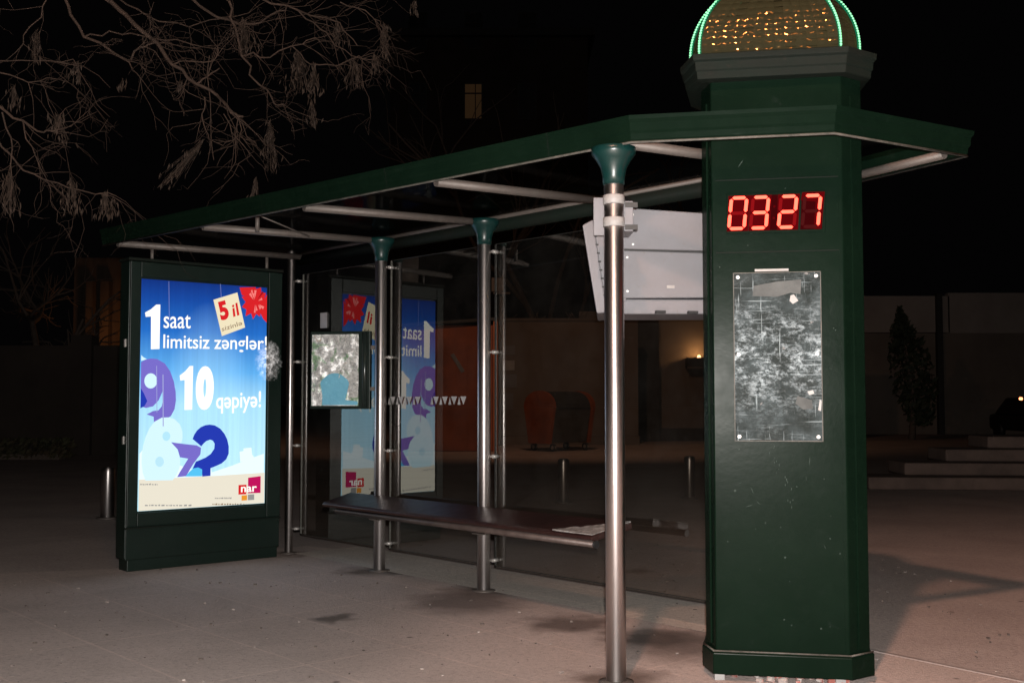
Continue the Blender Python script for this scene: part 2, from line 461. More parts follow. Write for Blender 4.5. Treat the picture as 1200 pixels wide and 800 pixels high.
# building with one lit window
t = thing('apartment_building', (U(540, 62), 62, 0), 'dark building with one dim lit window above the shelter roof', 'building')
xa, xb = U(455, 62), U(690, 62)
m = MB(); m.box(((xa + xb) / 2, 66, 11), (xb - xa, 8, 22)); m.build('wall', BRICKD, t)
m = MB(); m.box(((xa + xb) / 2, 65.9, 22.1), (xb - xa + .8, 8.8, .4)); m.build('roof', DARKM, t)
for i, u in enumerate((488, 554, 618)):
    for v in (30, 115, 200):
        lit = (u == 554 and v == 115)
        w = MB(); x, z = U(u, 62), Z(v, 62)
        for dx in (-.5, .5):
            w.box((x + dx, 61.97, z), (.07, .1, 2.1))
        for dz in (-1.02, .45, 1.02):
            w.box((x, 61.96, z + dz), (1.05, .09, .07))
        w.box((x + .12, 61.96, z), (.05, .08, 2.0))
        w = w.build('window', DARKM, t)
        p = MB().box((x, 61.99, z), (1.0, .03, 2.02)).build('pane', emit('lit_curtain', (.017, .009, .004), 1.0) if lit else BLACK, w)

# right hand wall, cypress, steps, car
YPANEL = pbr('yard_panel', (0.36, 0.31, 0.28), 0.9, 0, (0.26, 0.22, 0.20), 0.5, 0.3, 6)
t = thing('yard_wall', (U(1120, 44), 44, 0), 'tall pale panelled wall at the right behind the cypress', 'wall')
m = MB(); m.box((U(1180, 44.2), 44.2, 2.0), (17, .4, 4.0)); m.build('lower_wall', WALLM, t)
m = MB(); m.box((U(1050, 44), 44.1, 4.75), (4.3, .3, 1.45)); m.box((U(1245, 44), 44.1, 4.8), (9.0, .3, 1.6)); m.build('upper_panel', YPANEL, t)
m = MB(); m.box((U(1100, 44), 43.9, 2.75), (.22, .3, 5.6)); m.build('post', DARKM, t)


def leafy(name, mat, t, fn, n, size):
    m = MB()
    for i in range(n):
        p = fn(); d = Vector((random.gauss(0, 1), random.gauss(0, 1), random.gauss(0, 1))).normalized(); e = d.orthogonal().normalized(); q = d.cross(e)
        s = size * random.uniform(.6, 1.4)
        m.add([p - e * s, p + q * s * .45, p + e * s, p - q * s * .45], [(0, 1, 2, 3)])
    return m.build(name, mat, t)


LEAF = pbr('dark_foliage', (.030, .042, .020), .7, 0, (.018, .026, .013), 3, 0, 20)
t = thing('cypress_tree', (U(1067, 38), 38, 0), 'slim dark cypress standing before the pale wall at the right', 'tree')
cx0 = U(1067, 38)


def cyp():
    h = random.random(); r = .75 * (math.sin(math.pi * min(1, h * .9 + .12)) ** .8) * random.random() ** .5; a = random.uniform(0, 6.283)
    return Vector((cx0 + (h - .5) * -.7 + r * math.cos(a), 38 + r * math.sin(a), .5 + 4.0 * h))


leafy('crown', LEAF, t, cyp, 1500, .12)
MB().tube([(cx0, 38, 0), (cx0 + .1, 38, 1.2), (cx0 - .2, 38, 3.6)], [.12, .09, .03], 7).build('trunk', WOODG, t)

STONE = pbr('step_stone', (.155, .105, .086), .85, 0, (.085, .058, .048), 2, .4, 30)
t = thing('stone_steps', (7.2, 16.3, 0), 'broad flight of low stone steps at the right edge', 'steps')
for i in range(4):
    xl = U([1012, 1054, 1102, 1151][i], 16.6 + .42 * i)
    y0 = 16.2 + .42 * i
    m = MB(); m.loft([[(xl, y0 + .25, zz), (xl + 9, y0 - .62, zz), (xl + 9.2, y0 + .35, zz), (xl + .05, y0 + 1.15, zz)] for zz in (.001 + .185 * i, .185 * (i + 1))])
    m.build('step', STONE, t, .025)

t = thing('parked_car', (U(1206, 40), 38, 0), 'dark car with a small light lit at the right edge', 'car')
cx1 = U(1216, 38)
m = MB(); m.loft([[(cx1 - .75, 36.2, z0), (cx1 + .75, 36.2, z0), (cx1 + .75, 40.3, z0), (cx1 - .75, 40.3, z0)] for z0 in (.3, .85)]); m.build('body', BLACK, t, .12)
m = MB(); m.loft([[(cx1 - .72, 37.0, .85), (cx1 + .72, 37.0, .85), (cx1 + .72, 39.9, .85), (cx1 - .72, 39.9, .85)], [(cx1 - .55, 37.7, 1.42), (cx1 + .55, 37.7, 1.42), (cx1 + .55, 39.3, 1.42), (cx1 - .55, 39.3, 1.42)]]); m.build('cabin', BLACK, t, .06)
for sx in (-.7, .7):
    for yy in (37.0, 39.5):
        MB().tube([(cx1 + sx - .09, yy, .31), (cx1 + sx + .09, yy, .31)], .31, 14).build('wheel', BLACK, t)
m = MB(); m.lathe([(.001, -.05), (.05, -.04), (.06, 0), (.05, .04), (.001, .05)], (U(1196.5, 36.1), 36.16, Z(467, 36.1)), 10); m.build('headlight', emit('car_lamp', (1, .30, .12), 4.5), t)

# left: house corner lit by a warm lamp, dark wall, hedge
t = thing('garden_wall', (U(60, 27), 27, 0), 'dark brick garden wall at the left beyond the yard', 'wall')
m = MB(); m.box((U(60, 27.2), 27.2, 1.33), (5.6, .3, 2.66)); m.build('wall_face', BRICKD, t)
m = MB(); m.box((U(100, 27.2), 27.15, 1.45), (.5, .5, 2.9)); m.build('pier', BRICKD, t)
t = thing('corner_house', (U(120, 36), 36, 0), 'house corner glowing in warm light left of the advert case', 'house')
m = MB(); m.box((U(128, 36), 37, 3.0), (2.6, 1.5, 6.0)); m.build('wall', WALLD, t)
m = MB(); m.box((U(122, 36), 36.1, 2.6), (.28, .4, 5.2)); m.build('pilaster', WALLD, t)
m = MB(); m.box((U(104, 36), 36.1, 2.6), (.22, .4, 5.2)); m.build('pilaster', WALLD, t)
m = MB(); m.box((U(133, 35.4), 35.6, 3.0), (.9, 1.0, .12)); m.build('porch_roof', DARKM, t)
lamp('house_lamp_light', 'POINT', (U(132, 35), 34.9, 3.6), 22, (1, .36, .09), .1)
t = thing('garden_tree', (U(60, 30), 30, 0), 'dark leafless tree crown beside the glowing house corner', 'tree')
m = MB()


def rec(m, p, d, L, r, lev, droop=0.0, spread=.6, n=(2, 4), wob=.16):
    pts = [p]; q = p.copy(); dd = d.copy()
    for i in range(4):
        dd = (dd + Vector((random.gauss(0, wob), random.gauss(0, wob), random.gauss(0, wob * .8) - droop))).normalized()
        q = q + dd * L / 4; pts.append(q.copy())
    m.tube(pts, [r * (1 - .12 * i) for i in range(5)], 6 if r > .02 else 4, cap=False)
    tips = [(q, dd)]
    if lev > 0:
        for k in range(random.randint(*n)):
            j = random.randint(1, 4)
            nd_ = (dd + Vector((random.gauss(0, spread), random.gauss(0, spread), random.gauss(0, spread)))).normalized()
            tips += rec(m, pts[j], nd_, L * random.uniform(.55, .8), r * .58, lev - 1, droop, spread, n, wob)
    return tips


rec(m, Vector((U(55, 30), 30, 0)), Vector((0, 0, 1)), 4.0, .14, 4, 0, .5, (3, 4))
m.build('trunk', WOODG, t)
HEDGE = pbr('hedge_leaf', (.05, .055, .025), .8, 0, (.06, .035, .02), 3, 0, 20)
t = thing('low_hedge', (U(35, 25), 25, 0), 'low ragged hedge at the foot of the dark wall', 'hedge')
leafy('foliage', HEDGE, t, lambda: Vector((U(28, 25) + random.uniform(-1.1, 1.1), 25 + random.uniform(-.3, .3), .05 + .42 * random.random() ** 1.3)), 900, .07)
MB().box((U(28, 25), 25, .06), (1.8, .3, .12)).build('stem', WOODG, t)
for x, y, lab in ((U(668, 46), 46, 'faint bare tree against the black sky above the shelter roof'), (U(782, 48), 48, 'faint bare tree just left of the domed column top')):
    t = thing('bare_tree', (x, y, 0), lab, 'tree', 'bare trees behind the wall')
    m = MB(); rec(m, Vector((x, y, 0)), Vector((0, 0, 1)), 7.5, .22, 4, 0, .42, (2, 4)); m.build('trunk', WOODG, t)

# bollards
proto = None
for u, v, lab in ((660, 588, 'short steel bollard seen through glass below the waste container'), (807, 583, 'short steel bollard seen through glass left of the column'), (129, 606, 'short steel bollard left of the advert case')):
    y = 1.3 * 1300 / (v - 470); x = U(u, y)
    if proto is None:
        proto = thing('bollard', (x, y, 0), lab, 'bollard', 'steel bollards around the yard')
        MB().lathe([(.075, 0), (.075, .52), (.072, .55), (.05, .565), (.001, .567)], (x, y, 0), 18).build('shaft', STEEL, proto)
        MB().lathe([(.12, -.004), (.12, .012), (.08, .016)], (x, y, 0), 18).build('base_ring', PIPE, proto)
    else:
        o = proto.copy(); C.objects.link(o); o.location = (x, y, 0); o['label'] = lab
        for ch in proto.children:
            c = ch.copy(); C.objects.link(c); c.parent = o

# ------------------------------------------------------------------ bus shelter
SH = thing('bus_shelter', P1, 'long green bus shelter with steel posts and glass back', 'bus shelter')
SPOST = [0.0, 1.329, 2.555, 3.733]
HB = 2.505                                     # under side of roof frame


def steel_post(c, r, h, cap=True, clamps=True):
    p = MB(); p.lathe([(r, 0.0), (r, h)], (c.x, c.y, 0), 28); p = p.build('post', STEEL, SH)
    MB().lathe([(r + .035, 0.0), (r + .035, .007), (r + .002, .012)], (c.x, c.y, 0), 24).build('base_plate', PIPE, p)
    if cap:
        MB().lathe([(r + .004, h - .03), (r + .007, h + .01), (r + .016, h + .05), (r + .038, h + .09), (r + .058, h + .115), (r + .060, h + .145), (r + .03, h + .15)], (c.x, c.y, 0), 24).build('capital', TEAL, p)
    if clamps:
        for z in (.21, .92, 1.64, 2.34):
            q = c + CR * .050 + AX * (r + .012)
            k = MB(); k.tube([q - CR * .02 + Vector((0, 0, z)), q + CR * .032 + Vector((0, 0, z))], .0135, 12)
            k.box(c + AX * (r + .001) + CR * .03 + Vector((0, 0, z)), (.03, .016, .014), AXA)
            k.build('glass_clamp', BOLT, p)
    return p


steel_post(sh(0, 0, 0), .034, 2.60, cap=False)
for s in SPOST[1:3]:
    steel_post(sh(s, 0, 0), .046, 2.42)
FP = Vector((0.483, 5.222, 0))
steel_post(FP, .047, 2.355, clamps=False)

# roof outline (front edge, two facets round the column, back)
RF = [Vector((-3.16, 8.52, 0)), Vector((0.555, 5.10, 0)), Vector((1.445, 4.926, 0)), Vector((2.225, 5.387, 0)), Vector((1.78, 6.24, 0))]


def offset_line(pts, d):
    out = []
    for i, p in enumerate(pts):
        ns = []
        for a, b in ((i - 1, i), (i, i + 1)):
            if a >= 0 and b < len(pts):
                e = (pts[b] - pts[a]).normalized(); ns.append(Vector((e.y, -e.x, 0)))
        n = sum(ns, Vector()).normalized(); n /= max(.3, n.dot(ns[0]))
        out.append(p + n * d)
    return out


# moulded fascia: profile (outward offset, height)
prof = [(-.03, HB - .002), (.0, HB - .004), (.008, HB + .008), (.010, HB + .034), (.018, HB + .046), (.020, HB + .082), (.030, HB + .098), (.032, HB + .116), (-.03, HB + .116)]
rows = [[p + Vector((0, 0, z)) for p in offset_line(RF, d)] for d, z in prof]
for i in range(len(RF) - 1):
    m = MB(); m.loft([[r[i] for r in rows], [r[i + 1] for r in rows]])
    m.build('fascia', GREEN, SH)
m = MB()
for z, d in ((HB - .006, .006),):
    pts = offset_line(RF, d); m.tube([p + Vector((0, 0, z)) for p in pts], .006, 6)
m.build('drip_edge', EDGE, SH)
for i, f in ((0, .18), (0, .42), (0, .66), (0, .90)):
    m = MB()
    a = [r[i].lerp(r[i + 1], f) for r in rows]; b = [r[i].lerp(r[i + 1], f + .0012) for r in rows]
    cc = Vector((0.2, 7.5, HB + .1)); a = [p + (p - cc).normalized() * .002 for p in a[1:8]]; b = [p + (p - cc).normalized() * .002 for p in b[1:8]]
    for q in range(6):
        m.add([a[q], b[q], b[q + 1], a[q + 1]], [(0, 1, 2, 3)])
    m.build('fascia_joint', GREEN_DULL, SH)
# rear beam with its pale top rail
E0, E1 = sh(-.12, .105, HB + .03), sh(4.55, .105, HB + .03)
m = MB(); m.tube([E0, E1], .046, 14); m.build('rear_beam', GREEN_DULL, SH)
m = MB(); m.tube([E0 + Vector((0, 0, .050)) - CR * .02, E1 + Vector((0, 0, .050)) - CR * .02], .018, 8); m.build('beam_rail', PIPE, SH)
ir = offset_line(RF, -.07)
m = MB(); m.tube([ir[3] + Vector((0, 0, HB + .01)), ir[4] + Vector((0, 0, HB + .01))], .023, 10); m.build('end_pipe', PIPE, SH)
m = MB(); m.tube([RF[4] + Vector((0, 0, HB + .05)), E1 + Vector((0, 0, .02))], .05, 10); m.build('rear_link', GREEN_DULL, SH)
# rafters
rafters = [(Vector((-3.03, 8.47, 0)), sh(0.03, .08, 0)), ((-2.15, 7.66), SPOST[1]), ((-1.30, 6.88), SPOST[2]), ((-0.42, 6.08), SPOST[3] - .05)]
fd = (RF[1] - RF[0]).normalized()
for i, (a, b) in enumerate(rafters):
    a = Vector((a[0], a[1], 0)) if i else a
    if i:
        b = sh(b, .13, 0)
    a3 = a + Vector((0, 0, HB + .005)); b3 = Vector((b.x, b.y, HB + .05))
    m = MB(); m.tube([a3, b3], .026, 12); m.build('rafter', PIPE, SH)
m = MB(); m.tube([Vector((.52, 5.22, HB + .02)), Vector((1.62, 5.95, HB + .05))], .026, 12); m.build('rafter', PIPE, SH)
# clear roof sheets
zr = HB + .09
mid = [RF[0].lerp(RF[1], f) for f in (0.012, .25, .5, .75, 1.0)]
back = [sh(s, .16, 0) for s in (-.1, 1.33, 2.56, 3.76, 4.5)]
for i in range(4):
    m = MB(); q = [mid[i], mid[i + 1], back[i + 1], back[i]]
    m.add([Vector((p.x, p.y, zr - (.0 if j in (2, 3) else 0))) for j, p in enumerate(q)], [(0, 1, 2, 3)]); m.build('roof_sheet', ROOFG, SH)
m = MB(); m.add([Vector((p.x, p.y, zr)) for p in (RF[1], RF[2], RF[3], RF[4], back[4])], [(0, 1, 2, 3, 4)]); m.build('roof_sheet', ROOFG, SH)
# little hangers under the roof
q = RF[0].lerp(RF[1], .30) + CR * .35
m = MB(); m.tube([Vector((q.x, q.y, HB + .12)), Vector((q.x, q.y, HB - .02))], .016, 8); m.tube([Vector((q.x, q.y, HB + .10)), Vector((q.x + .3, q.y + .35, HB + .0))], .006, 5); m.build('hanger', PIPE, SH)

# glass panes
EDGEG = pbr('glass_edge_mat', (.10, .10, .09), .4, 0, (.07, .07, .06), 9, .05, 40)
EDGEB = pbr('glass_edge_dark', (.022, .022, .02), .4, 0, None, 9, .05, 40)
for s0, s1 in ((.085, 1.30), (1.372, 2.53), (2.60, 4.46)):
    g = MB()
    a, b = sh(s0, .072, 0), sh(s1, .072, 0)
    g.add([a + Vector((0, 0, .17)), b + Vector((0, 0, .17)), b + Vector((0, 0, 2.395)), a + Vector((0, 0, 2.395))], [(0, 1, 2, 3)])
    pane = g.build('glass_pane', GLASS, SH)
    e = MB(); eb = MB()
    for p, q in ((a + Vector((0, 0, .17)), a + Vector((0, 0, 2.395))), (a + Vector((0, 0, 2.397)), b + Vector((0, 0, 2.397))), (a + Vector((0, 0, .168)), b + Vector((0, 0, .168)))):
        d = (q - p).normalized()
        if abs(d.z) > .5:
            e.box((p + q) / 2 - AX * .006, (.010, .012, 2.225), AXA)
        else:
            eb.box((p + q) / 2, ((q - p).length, .008, .004), AXA)
    eb.build('glass_edge', EDGEB, pane)
    e.build('glass_edge', EDGEG if s0 < 2 else EDGEB, pane)
    if s0 > 1 and s0 < 2:
        st = MB()
        for (sa, n) in ((s0 - .035, 4), (s0 + .50, 4)):
            for i in range(n):
                s = sa + i * .105
                z0, z1 = 1.275, 1.335
                st.add([sh(s, .066, z0), sh(s + .034, .066, z0), sh(s + .018, .066, z1)], [(0, 1, 2)])
                st.add([sh(s + .030, .066, z1), sh(s + .098, .066, z1), sh(s + .066, .066, z0)], [(0, 1, 2)])
        st.build('warning_stripe', WHITE, pane)
    if s0 < 1:
        MB().box(sh(.42, .063, 1.98), (.10, .004, .13), AXA).build('sticker', WHITE, pane)

# ------------------------------------------------------------------ bench
BN = thing('bench', sh(2.5, -.18, 0), 'long dark maroon bench with a white torn end in front of the glass', 'bench')
s0, s1, of, ob, zt = 1.09, 3.93, -.36, -.02, .53
nn = 40
TILT = .05 / (ob - of)
pr = [(of - .01, zt - .012), (of + .012, zt), (ob - .01, zt + .05), (ob, zt + .04), (ob, zt + .01), (of + .03, zt - .036), (of - .006, zt - .030)]
end_skew = lambda o, i: -.12 * (o - of) / (ob - of) * (1 - i / nn)
m = MB(); m.loft([[sh(s0 + (s1 - s0) * i / nn + end_skew(o, i), o + random.uniform(-.0015, .0015), z + random.uniform(-.001, .001)) for o, z in pr] for i in range(nn + 1)]); m.build('seat', WOOD, BN, .004)
m = MB(); m.tube([sh(s0 + .16, of + .02, zt - .055), sh(s1 - .005, of + .02, zt - .055)], .020, 14); rail = m.build('front_rail', pbr('bench_rail', (.13, .10, .09), .45, .3, (.07, .05, .045), 7, .2, 30), BN)
m = MB(); q = sh(s1 - .003, of + .02, zt - .055); m.tube([q, q + AX * .012], .023, 14); m.build('rail_cap', BLACK, rail)
for s in SPOST[1:3]:
    m = MB(); m.box(sh(s + .0, -.19, zt - .045), (.05, .27, .03), AXA); m.box(sh(s, -.05, zt - .09), (.10, .03, .10), AXA); m.build('bracket', PIPE, BN)
# torn white covering at the right end of the seat
m = MB(); pts = [(3.60, of - .004), (3.70, of - .008), (3.80, of - .006), (s1 - .002, of - .006), (s1 - .002, -.03), (3.90, -.04), (3.885, -.09), (3.84, -.10), (3.83, -.15), (3.79, -.16), (3.785, -.20), (3.74, -.21), (3.725, -.255), (3.69, -.27), (3.66, -.31)]
m.loft([[sh(a, b, zt + h + (b - of) * TILT + (.003 * math.sin(a * 90 + b * 60) if h > .004 else 0)) for a, b in pts] for h in (.001, .008)])
m.build('torn_cover', pbr('torn_white', (.36, .35, .34), .8, 0, (.10, .085, .075), 15, .8, 40, lo=.42, hi=.68), BN)

# ------------------------------------------------------------------ map board
MBD = thing('map_board', (-1.39, 8.75, 1.25), 'glossy route map board hanging on the second steel post', 'map board')
ma, mb_ = Vector((-1.590, 8.77, 0)), Vector((-1.118, 8.68, 0)); md = (mb_ - ma).normalized(); mn = Vector((md.y, -md.x, 0))


def mp_(x, z, o=0.0):
    return ma + md * x + mn * o + Vector((0, 0, 1.25 + z))


mw = (mb_ - ma).length; mh = .59
ang = math.atan2(md.y, md.x)
m = MB(); m.box(mp_(mw / 2, mh / 2, -.028), (mw + .012, .05, mh + .02), ang); m.build('case', GREEN_BOX, MBD, .005)


def map_mat():
    m, nt, out = newmat('laminated_map')
    p = nt.nodes.new('ShaderNodeBsdfPrincipled'); tc = nt.nodes.new('ShaderNodeTexCoord'); v = tc.outputs['Object']
    c = mixrgb(nt, (.60, .60, .57), (.42, .42, .40), ramp(nt, noise(nt, v, 14, 8, .7), .4, .65))
    c = mixrgb(nt, c, (.10, .30, .08), ramp(nt, noise(nt, v, 9, 5, .6, .8), .54, .60))
    c = mixrgb(nt, c, (.45, .25, .10), ramp(nt, noise(nt, v, 17, 3, .6, 1.5), .68, .72))
    vo = nt.nodes.new('ShaderNodeTexVoronoi'); vo.feature = 'DISTANCE_TO_EDGE'; vo.inputs['Scale'].default_value = 24; nt.links.new(v, vo.inputs['Vector'])
    c = mixrgb(nt, (.25, .25, .24), c, ramp(nt, vo.outputs['Distance'], .0, .05))
    nt.links.new(c, p.inputs['Base Color'])
    p.inputs['Roughness'].default_value = .30; p.inputs['Specular IOR Level'].default_value = .9
    p.inputs['Coat Weight'].default_value = 1; p.inputs['Coat Roughness'].default_value = .38; p.inputs['Coat IOR'].default_value = 1.8
    b = nt.nodes.new('ShaderNodeBump'); b.inputs['Strength'].default_value = 1.0; b.inputs['Distance'].default_value = .05
    nt.links.new(noise(nt, v, 22, 6, .65, .6), b.inputs['Height']); nt.links.new(b.outputs[0], p.inputs['Normal']); nt.links.new(b.outputs[0], p.inputs['Coat Normal'])
    gl = nt.nodes.new('ShaderNodeBsdfGlossy'); gl.inputs['Roughness'].default_value = .32; gl.inputs[0].default_value = (.9, .9, .9, 1)
    nzv = nt.nodes.new('ShaderNodeTexNoise'); nzv.inputs['Scale'].default_value = 16; nzv.inputs['Detail'].default_value = 6; nzv.inputs['Roughness'].default_value = .7
    nt.links.new(v, nzv.inputs['Vector'])
    ma_ = nt.nodes.new('ShaderNodeVectorMath'); ma_.operation = 'MULTIPLY_ADD'; ma_.inputs[1].default_value = (.95,) * 3; ma_.inputs[2].default_value = (.06 - .475, -.97 - .475, .06 - .475)
    nt.links.new(nzv.outputs['Color'], ma_.inputs[0])
    no = nt.nodes.new('ShaderNodeVectorMath'); no.operation = 'NORMALIZE'; nt.links.new(ma_.outputs[0], no.inputs[0]); nt.links.new(no.outputs[0], gl.inputs['Normal'])
    dd = nt.nodes.new('ShaderNodeVectorMath'); dd.operation = 'DISTANCE'; dd.inputs[1].default_value = (.25, .5, .68); nt.links.new(tc.outputs['Generated'], dd.inputs[0])  # added gloss with leaned normals, strongest upper left, places the flash glare
    mx = nt.nodes.new('ShaderNodeMixShader'); nt.links.new(ramp(nt, dd.outputs['Value'], .1, .75, (.10, .10, .10), (.05, .05, .05)), mx.inputs[0])
    nt.links.new(p.outputs[0], mx.inputs[1]); nt.links.new(gl.outputs[0], mx.inputs[2]); nt.links.new(mx.outputs[0], out.inputs[0])
    return m


pw = mw - .075
n = 10
m = MB(); vs = []; fs = []
for j in range(n + 1):
    for i in range(n + 1):
        vs.append(mp_(.01 + (pw - .02) * i / n, .015 + (mh - .03) * j / n, .004 + random.uniform(0, .0095)))
for j in range(n):
    for i in range(n):
        a = j * (n + 1) + i; fs.append((a, a + 1, a + n + 2, a + n + 1))
m.add(vs, fs, True); mpan = m.build('map_sheet', map_mat(), MBD)
sea = [(.40 * pw + .19 * pw * math.cos(a) * (1 + .08 * math.sin(5 * a)), .20 + .19 * math.sin(a)) for a in [math.pi * i / 20 for i in range(21)]]
sea = [(x + .04, max(z, .04)) for x, z in sea] + [(.24 * pw + .0, .035), (.75 * pw, .035)][::-1]
sea = [(.10, .02), (.97 * pw, .02), (.97 * pw, .05), (.72 * pw, .06)] + [(.50 * pw + .115 * math.cos(a) * (1 + .06 * math.sin(5 * a)), .17 + .10 * math.sin(a)) for a in [math.pi * i / 16 for i in range(17)]] + [(.25 * pw, .10)]
m = MB(); m.add([mp_(x, z, .013) for x, z in sea], [list(range(len(sea)))]); m.build('map_water', pbr('map_blue', (.15, .43, .60), .35, 0, (.18, .48, .64), 12, .5, 25, 0.5), mpan)
m = MB(); m.box(mp_(pw - .045, .24, .012), (.075, .004, .08), ang); m.box(mp_(pw - .05, .10, .0125), (.07, .004, .045), ang); m.build('map_legend', pbr('map_paper', (.52, .52, .50), .5, 0, (.3, .3, .29), 40, .1, 60, lo=.45, hi=.6), mpan)
m = MB(); m.tube([mp_(mw - .033, .0, .012), mp_(mw - .033, mh, .012)], .022, 12); m.build('hinge_tube', pbr('hinge_black', (.02, .028, .025), .22, 0, None, 8, .03, 40), MBD)
m = MB(); m.box(mp_(mw + .02, mh * .25, -.03), (.06, .03, .03), ang); m.box(mp_(mw + .02, mh * .8, -.03), (.06, .03, .03), ang); m.build('arm', PIPE, MBD)

# ------------------------------------------------------------------ advert light box
BL = Vector((-2.962, 8.544, 0)); BD = Vector((1.012, .859, 0)).normalized(); BW = 1.315
BNn = Vector((BD.y, -BD.x, 0)); BANG = math.atan2(BD.y, BD.x)


def bx(x, z, o=0.0):
    return BL + BD * x + BNn * o + Vector((0, 0, z))


AD = thing('advert_light_box', BL + BD * .65, 'green street advert case with a glowing blue poster', 'advert case')
m = MB(); m.box(bx(BW / 2, 1.24, -.09), (BW, .18, 2.30), BANG); m.build('case', GREEN_BOX, AD, .012)
ax0, ax1, az0, az1 = .098, 1.172, .455, 2.252
for (x0, x1, z0, z1) in ((.004, ax0 - .012, .34, 2.385), (ax1 + .012, BW - .004, .34, 2.385), (ax0 - .012, ax1 + .012, az1 + .012, 2.385), (ax0 - .012, ax1 + .012, .34, az0 - .012)):
    m = MB(); m.box(bx((x0 + x1) / 2, (z0 + z1) / 2, .012), (x1 - x0 - .003, .024, z1 - z0 - .003), BANG); m.build('frame', GREEN_BOX, AD, .004)
m = MB(); m.box(bx(BW / 2, .205, .006), (BW - .01, .012, .235), BANG); m.build('lower_panel', GREEN_BOX, AD, .003)
m = MB(); m.box(bx(BW / 2, .328, .012), (BW + .002, .03, .012), BANG); m.box(bx(BW / 2, .090, .006), (BW - .02, .016, .006), BANG); m.build('trim_strip', EDGE if False else GREEN_DULL, AD)
m = MB(); m.box(bx(BW / 2 + .0, .045, -.075), (BW - .04, .17, .09), BANG); m.build('plinth', GREEN_BOX, AD, .006)
m = MB(); m.box(bx(BW / 2, 2.402, -.085), (BW + .02, .21, .024), BANG); m.build('top_cap', GREEN_DULL, AD, .005)
for x in (.20, 1.20):
    m = MB(); m.tube([bx(x, 2.39, -.05), bx(x, 2.52, -.05)], .014, 8); m.build('roof_stay', PIPE, AD)
for z in (1.75, 1.0):
    MB().box(bx(-.004, z, -.05), (.012, .02, .06), BANG).build('hinge', BOLT, AD)


def poster_mat():
    m, nt, out = newmat('poster_print')
    tc = nt.nodes.new('ShaderNodeTexCoord'); sp = nt.nodes.new('ShaderNodeSeparateXYZ'); nt.links.new(tc.outputs['Generated'], sp.inputs[0])
    r = nt.nodes.new('ShaderNodeValToRGB'); cr = r.color_ramp
    cols = [(0, (.47, .77, .90)), (.22, (.47, .77, .91)), (.45, (.38, .70, .89)), (.60, (.11, .40, .80)), (.78, (.017, .14, .52)), (.92, (.008, .06, .32)), (1, (.006, .03, .20))]
    cr.elements[0].position, cr.elements[0].color = cols[0][0], (*cols[0][1], 1)
    cr.elements[1].position, cr.elements[1].color = cols[-1][0], (*cols[-1][1], 1)
    for p_, c_ in cols[1:-1]:
        e = cr.elements.new(p_); e.color = (*c_, 1)
    nt.links.new(sp.outputs['Z'], r.inputs[0])
    # brighter printed glow in the middle of the sheet
    gx = nt.nodes.new('ShaderNodeVectorMath'); gx.operation = 'DISTANCE'; gx.inputs[1].default_value = (.55, .5, .42)
    nt.links.new(tc.outputs['Generated'], gx.inputs[0])
    f = ramp(nt, gx.outputs['Value'], .05, .5, (.5, .5, .5), (0, 0, 0))
    c = mixrgb(nt, r.outputs[0], (.42, .76, 1.0), f)
    # vertical stripes of the tubes behind and pleats in the sheet
    mp = nt.nodes.new('ShaderNodeMapping'); mp.inputs['Scale'].default_value = (22, 22, .6); nt.links.new(tc.outputs['Generated'], mp.inputs[0])
    s = ramp(nt, noise(nt, mp.outputs[0], 1.0, 3, .6), .3, .75, (.93, .93, .93), (1.09, 1.09, 1.09))
    c = mixrgb(nt, c, s, 1.0, 'MULTIPLY')
    e = nt.nodes.new('ShaderNodeEmission'); nt.links.new(c, e.inputs[0]); e.inputs[1].default_value = 1.15
    g = nt.nodes.new('ShaderNodeBsdfGlossy'); g.inputs['Roughness'].default_value = .15; g.inputs[0].default_value = (.04, .04, .04, 1)
    a = nt.nodes.new('ShaderNodeAddShader'); nt.links.new(e.outputs[0], a.inputs[0]); nt.links.new(g.outputs[0], a.inputs[1])
    nt.links.new(a.outputs[0], out.inputs[0])
    return m


m = MB(); m.box(bx((ax0 + ax1) / 2, (az0 + az1) / 2, .006), (ax1 - ax0, .012, az1 - az0), BANG); PO = m.build('poster', poster_mat(), AD)


def ap(u, v):
    """place on the poster (x, z in metres) for a spot of the printed design"""
    tI = (u - 162.5) / (322.5 - 162.5); y1, y2 = 8.61, 9.30
    w = tI * y1 / (y2 - tI * (y2 - y1))
    vt = 328.4 + (u - 165) * .054; vb = 598.4 - (u - 161) * .0625
    return ax0 + w * (ax1 - ax0), az0 + (vb - v) / (vb - vt) * (az1 - az0)


def clamp_ad(x, z):
    return min(max(x, ax0 + .002), ax1 - .002), min(max(z, az0 + .002), az1 - .002)


def shape(name, pts, mat, o, parent=None):
    q = [clamp_ad(*ap(*p)) for p in pts]
    m = MB(); m.add([bx(x, z, o) for x, z in q], [list(range(len(q)))])
    return m.build(name, mat, parent or PO)


def words(name, s, quad, mat, o, off=0.0, parent=None, shear=0.0):
    """text stretched over a quad of design spots: bottom-left, bottom-right, top-right, top-left"""
    uv, fs = text_mesh(s, off, shear)
    a, b, c, d = quad
    vs = []
    for s_, t_ in uv:
        u = (1 - s_) * (1 - t_) * a[0] + s_ * (1 - t_) * b[0] + s_ * t_ * c[0] + (1 - s_) * t_ * d[0]
        v = (1 - s_) * (1 - t_) * a[1] + s_ * (1 - t_) * b[1] + s_ * t_ * c[1] + (1 - s_) * t_ * d[1]
        x, z = clamp_ad(*ap(u, v)); vs.append(bx(x, z, o))
    m = MB(); m.add(vs, fs)
    return m.build(name, mat, parent or PO)


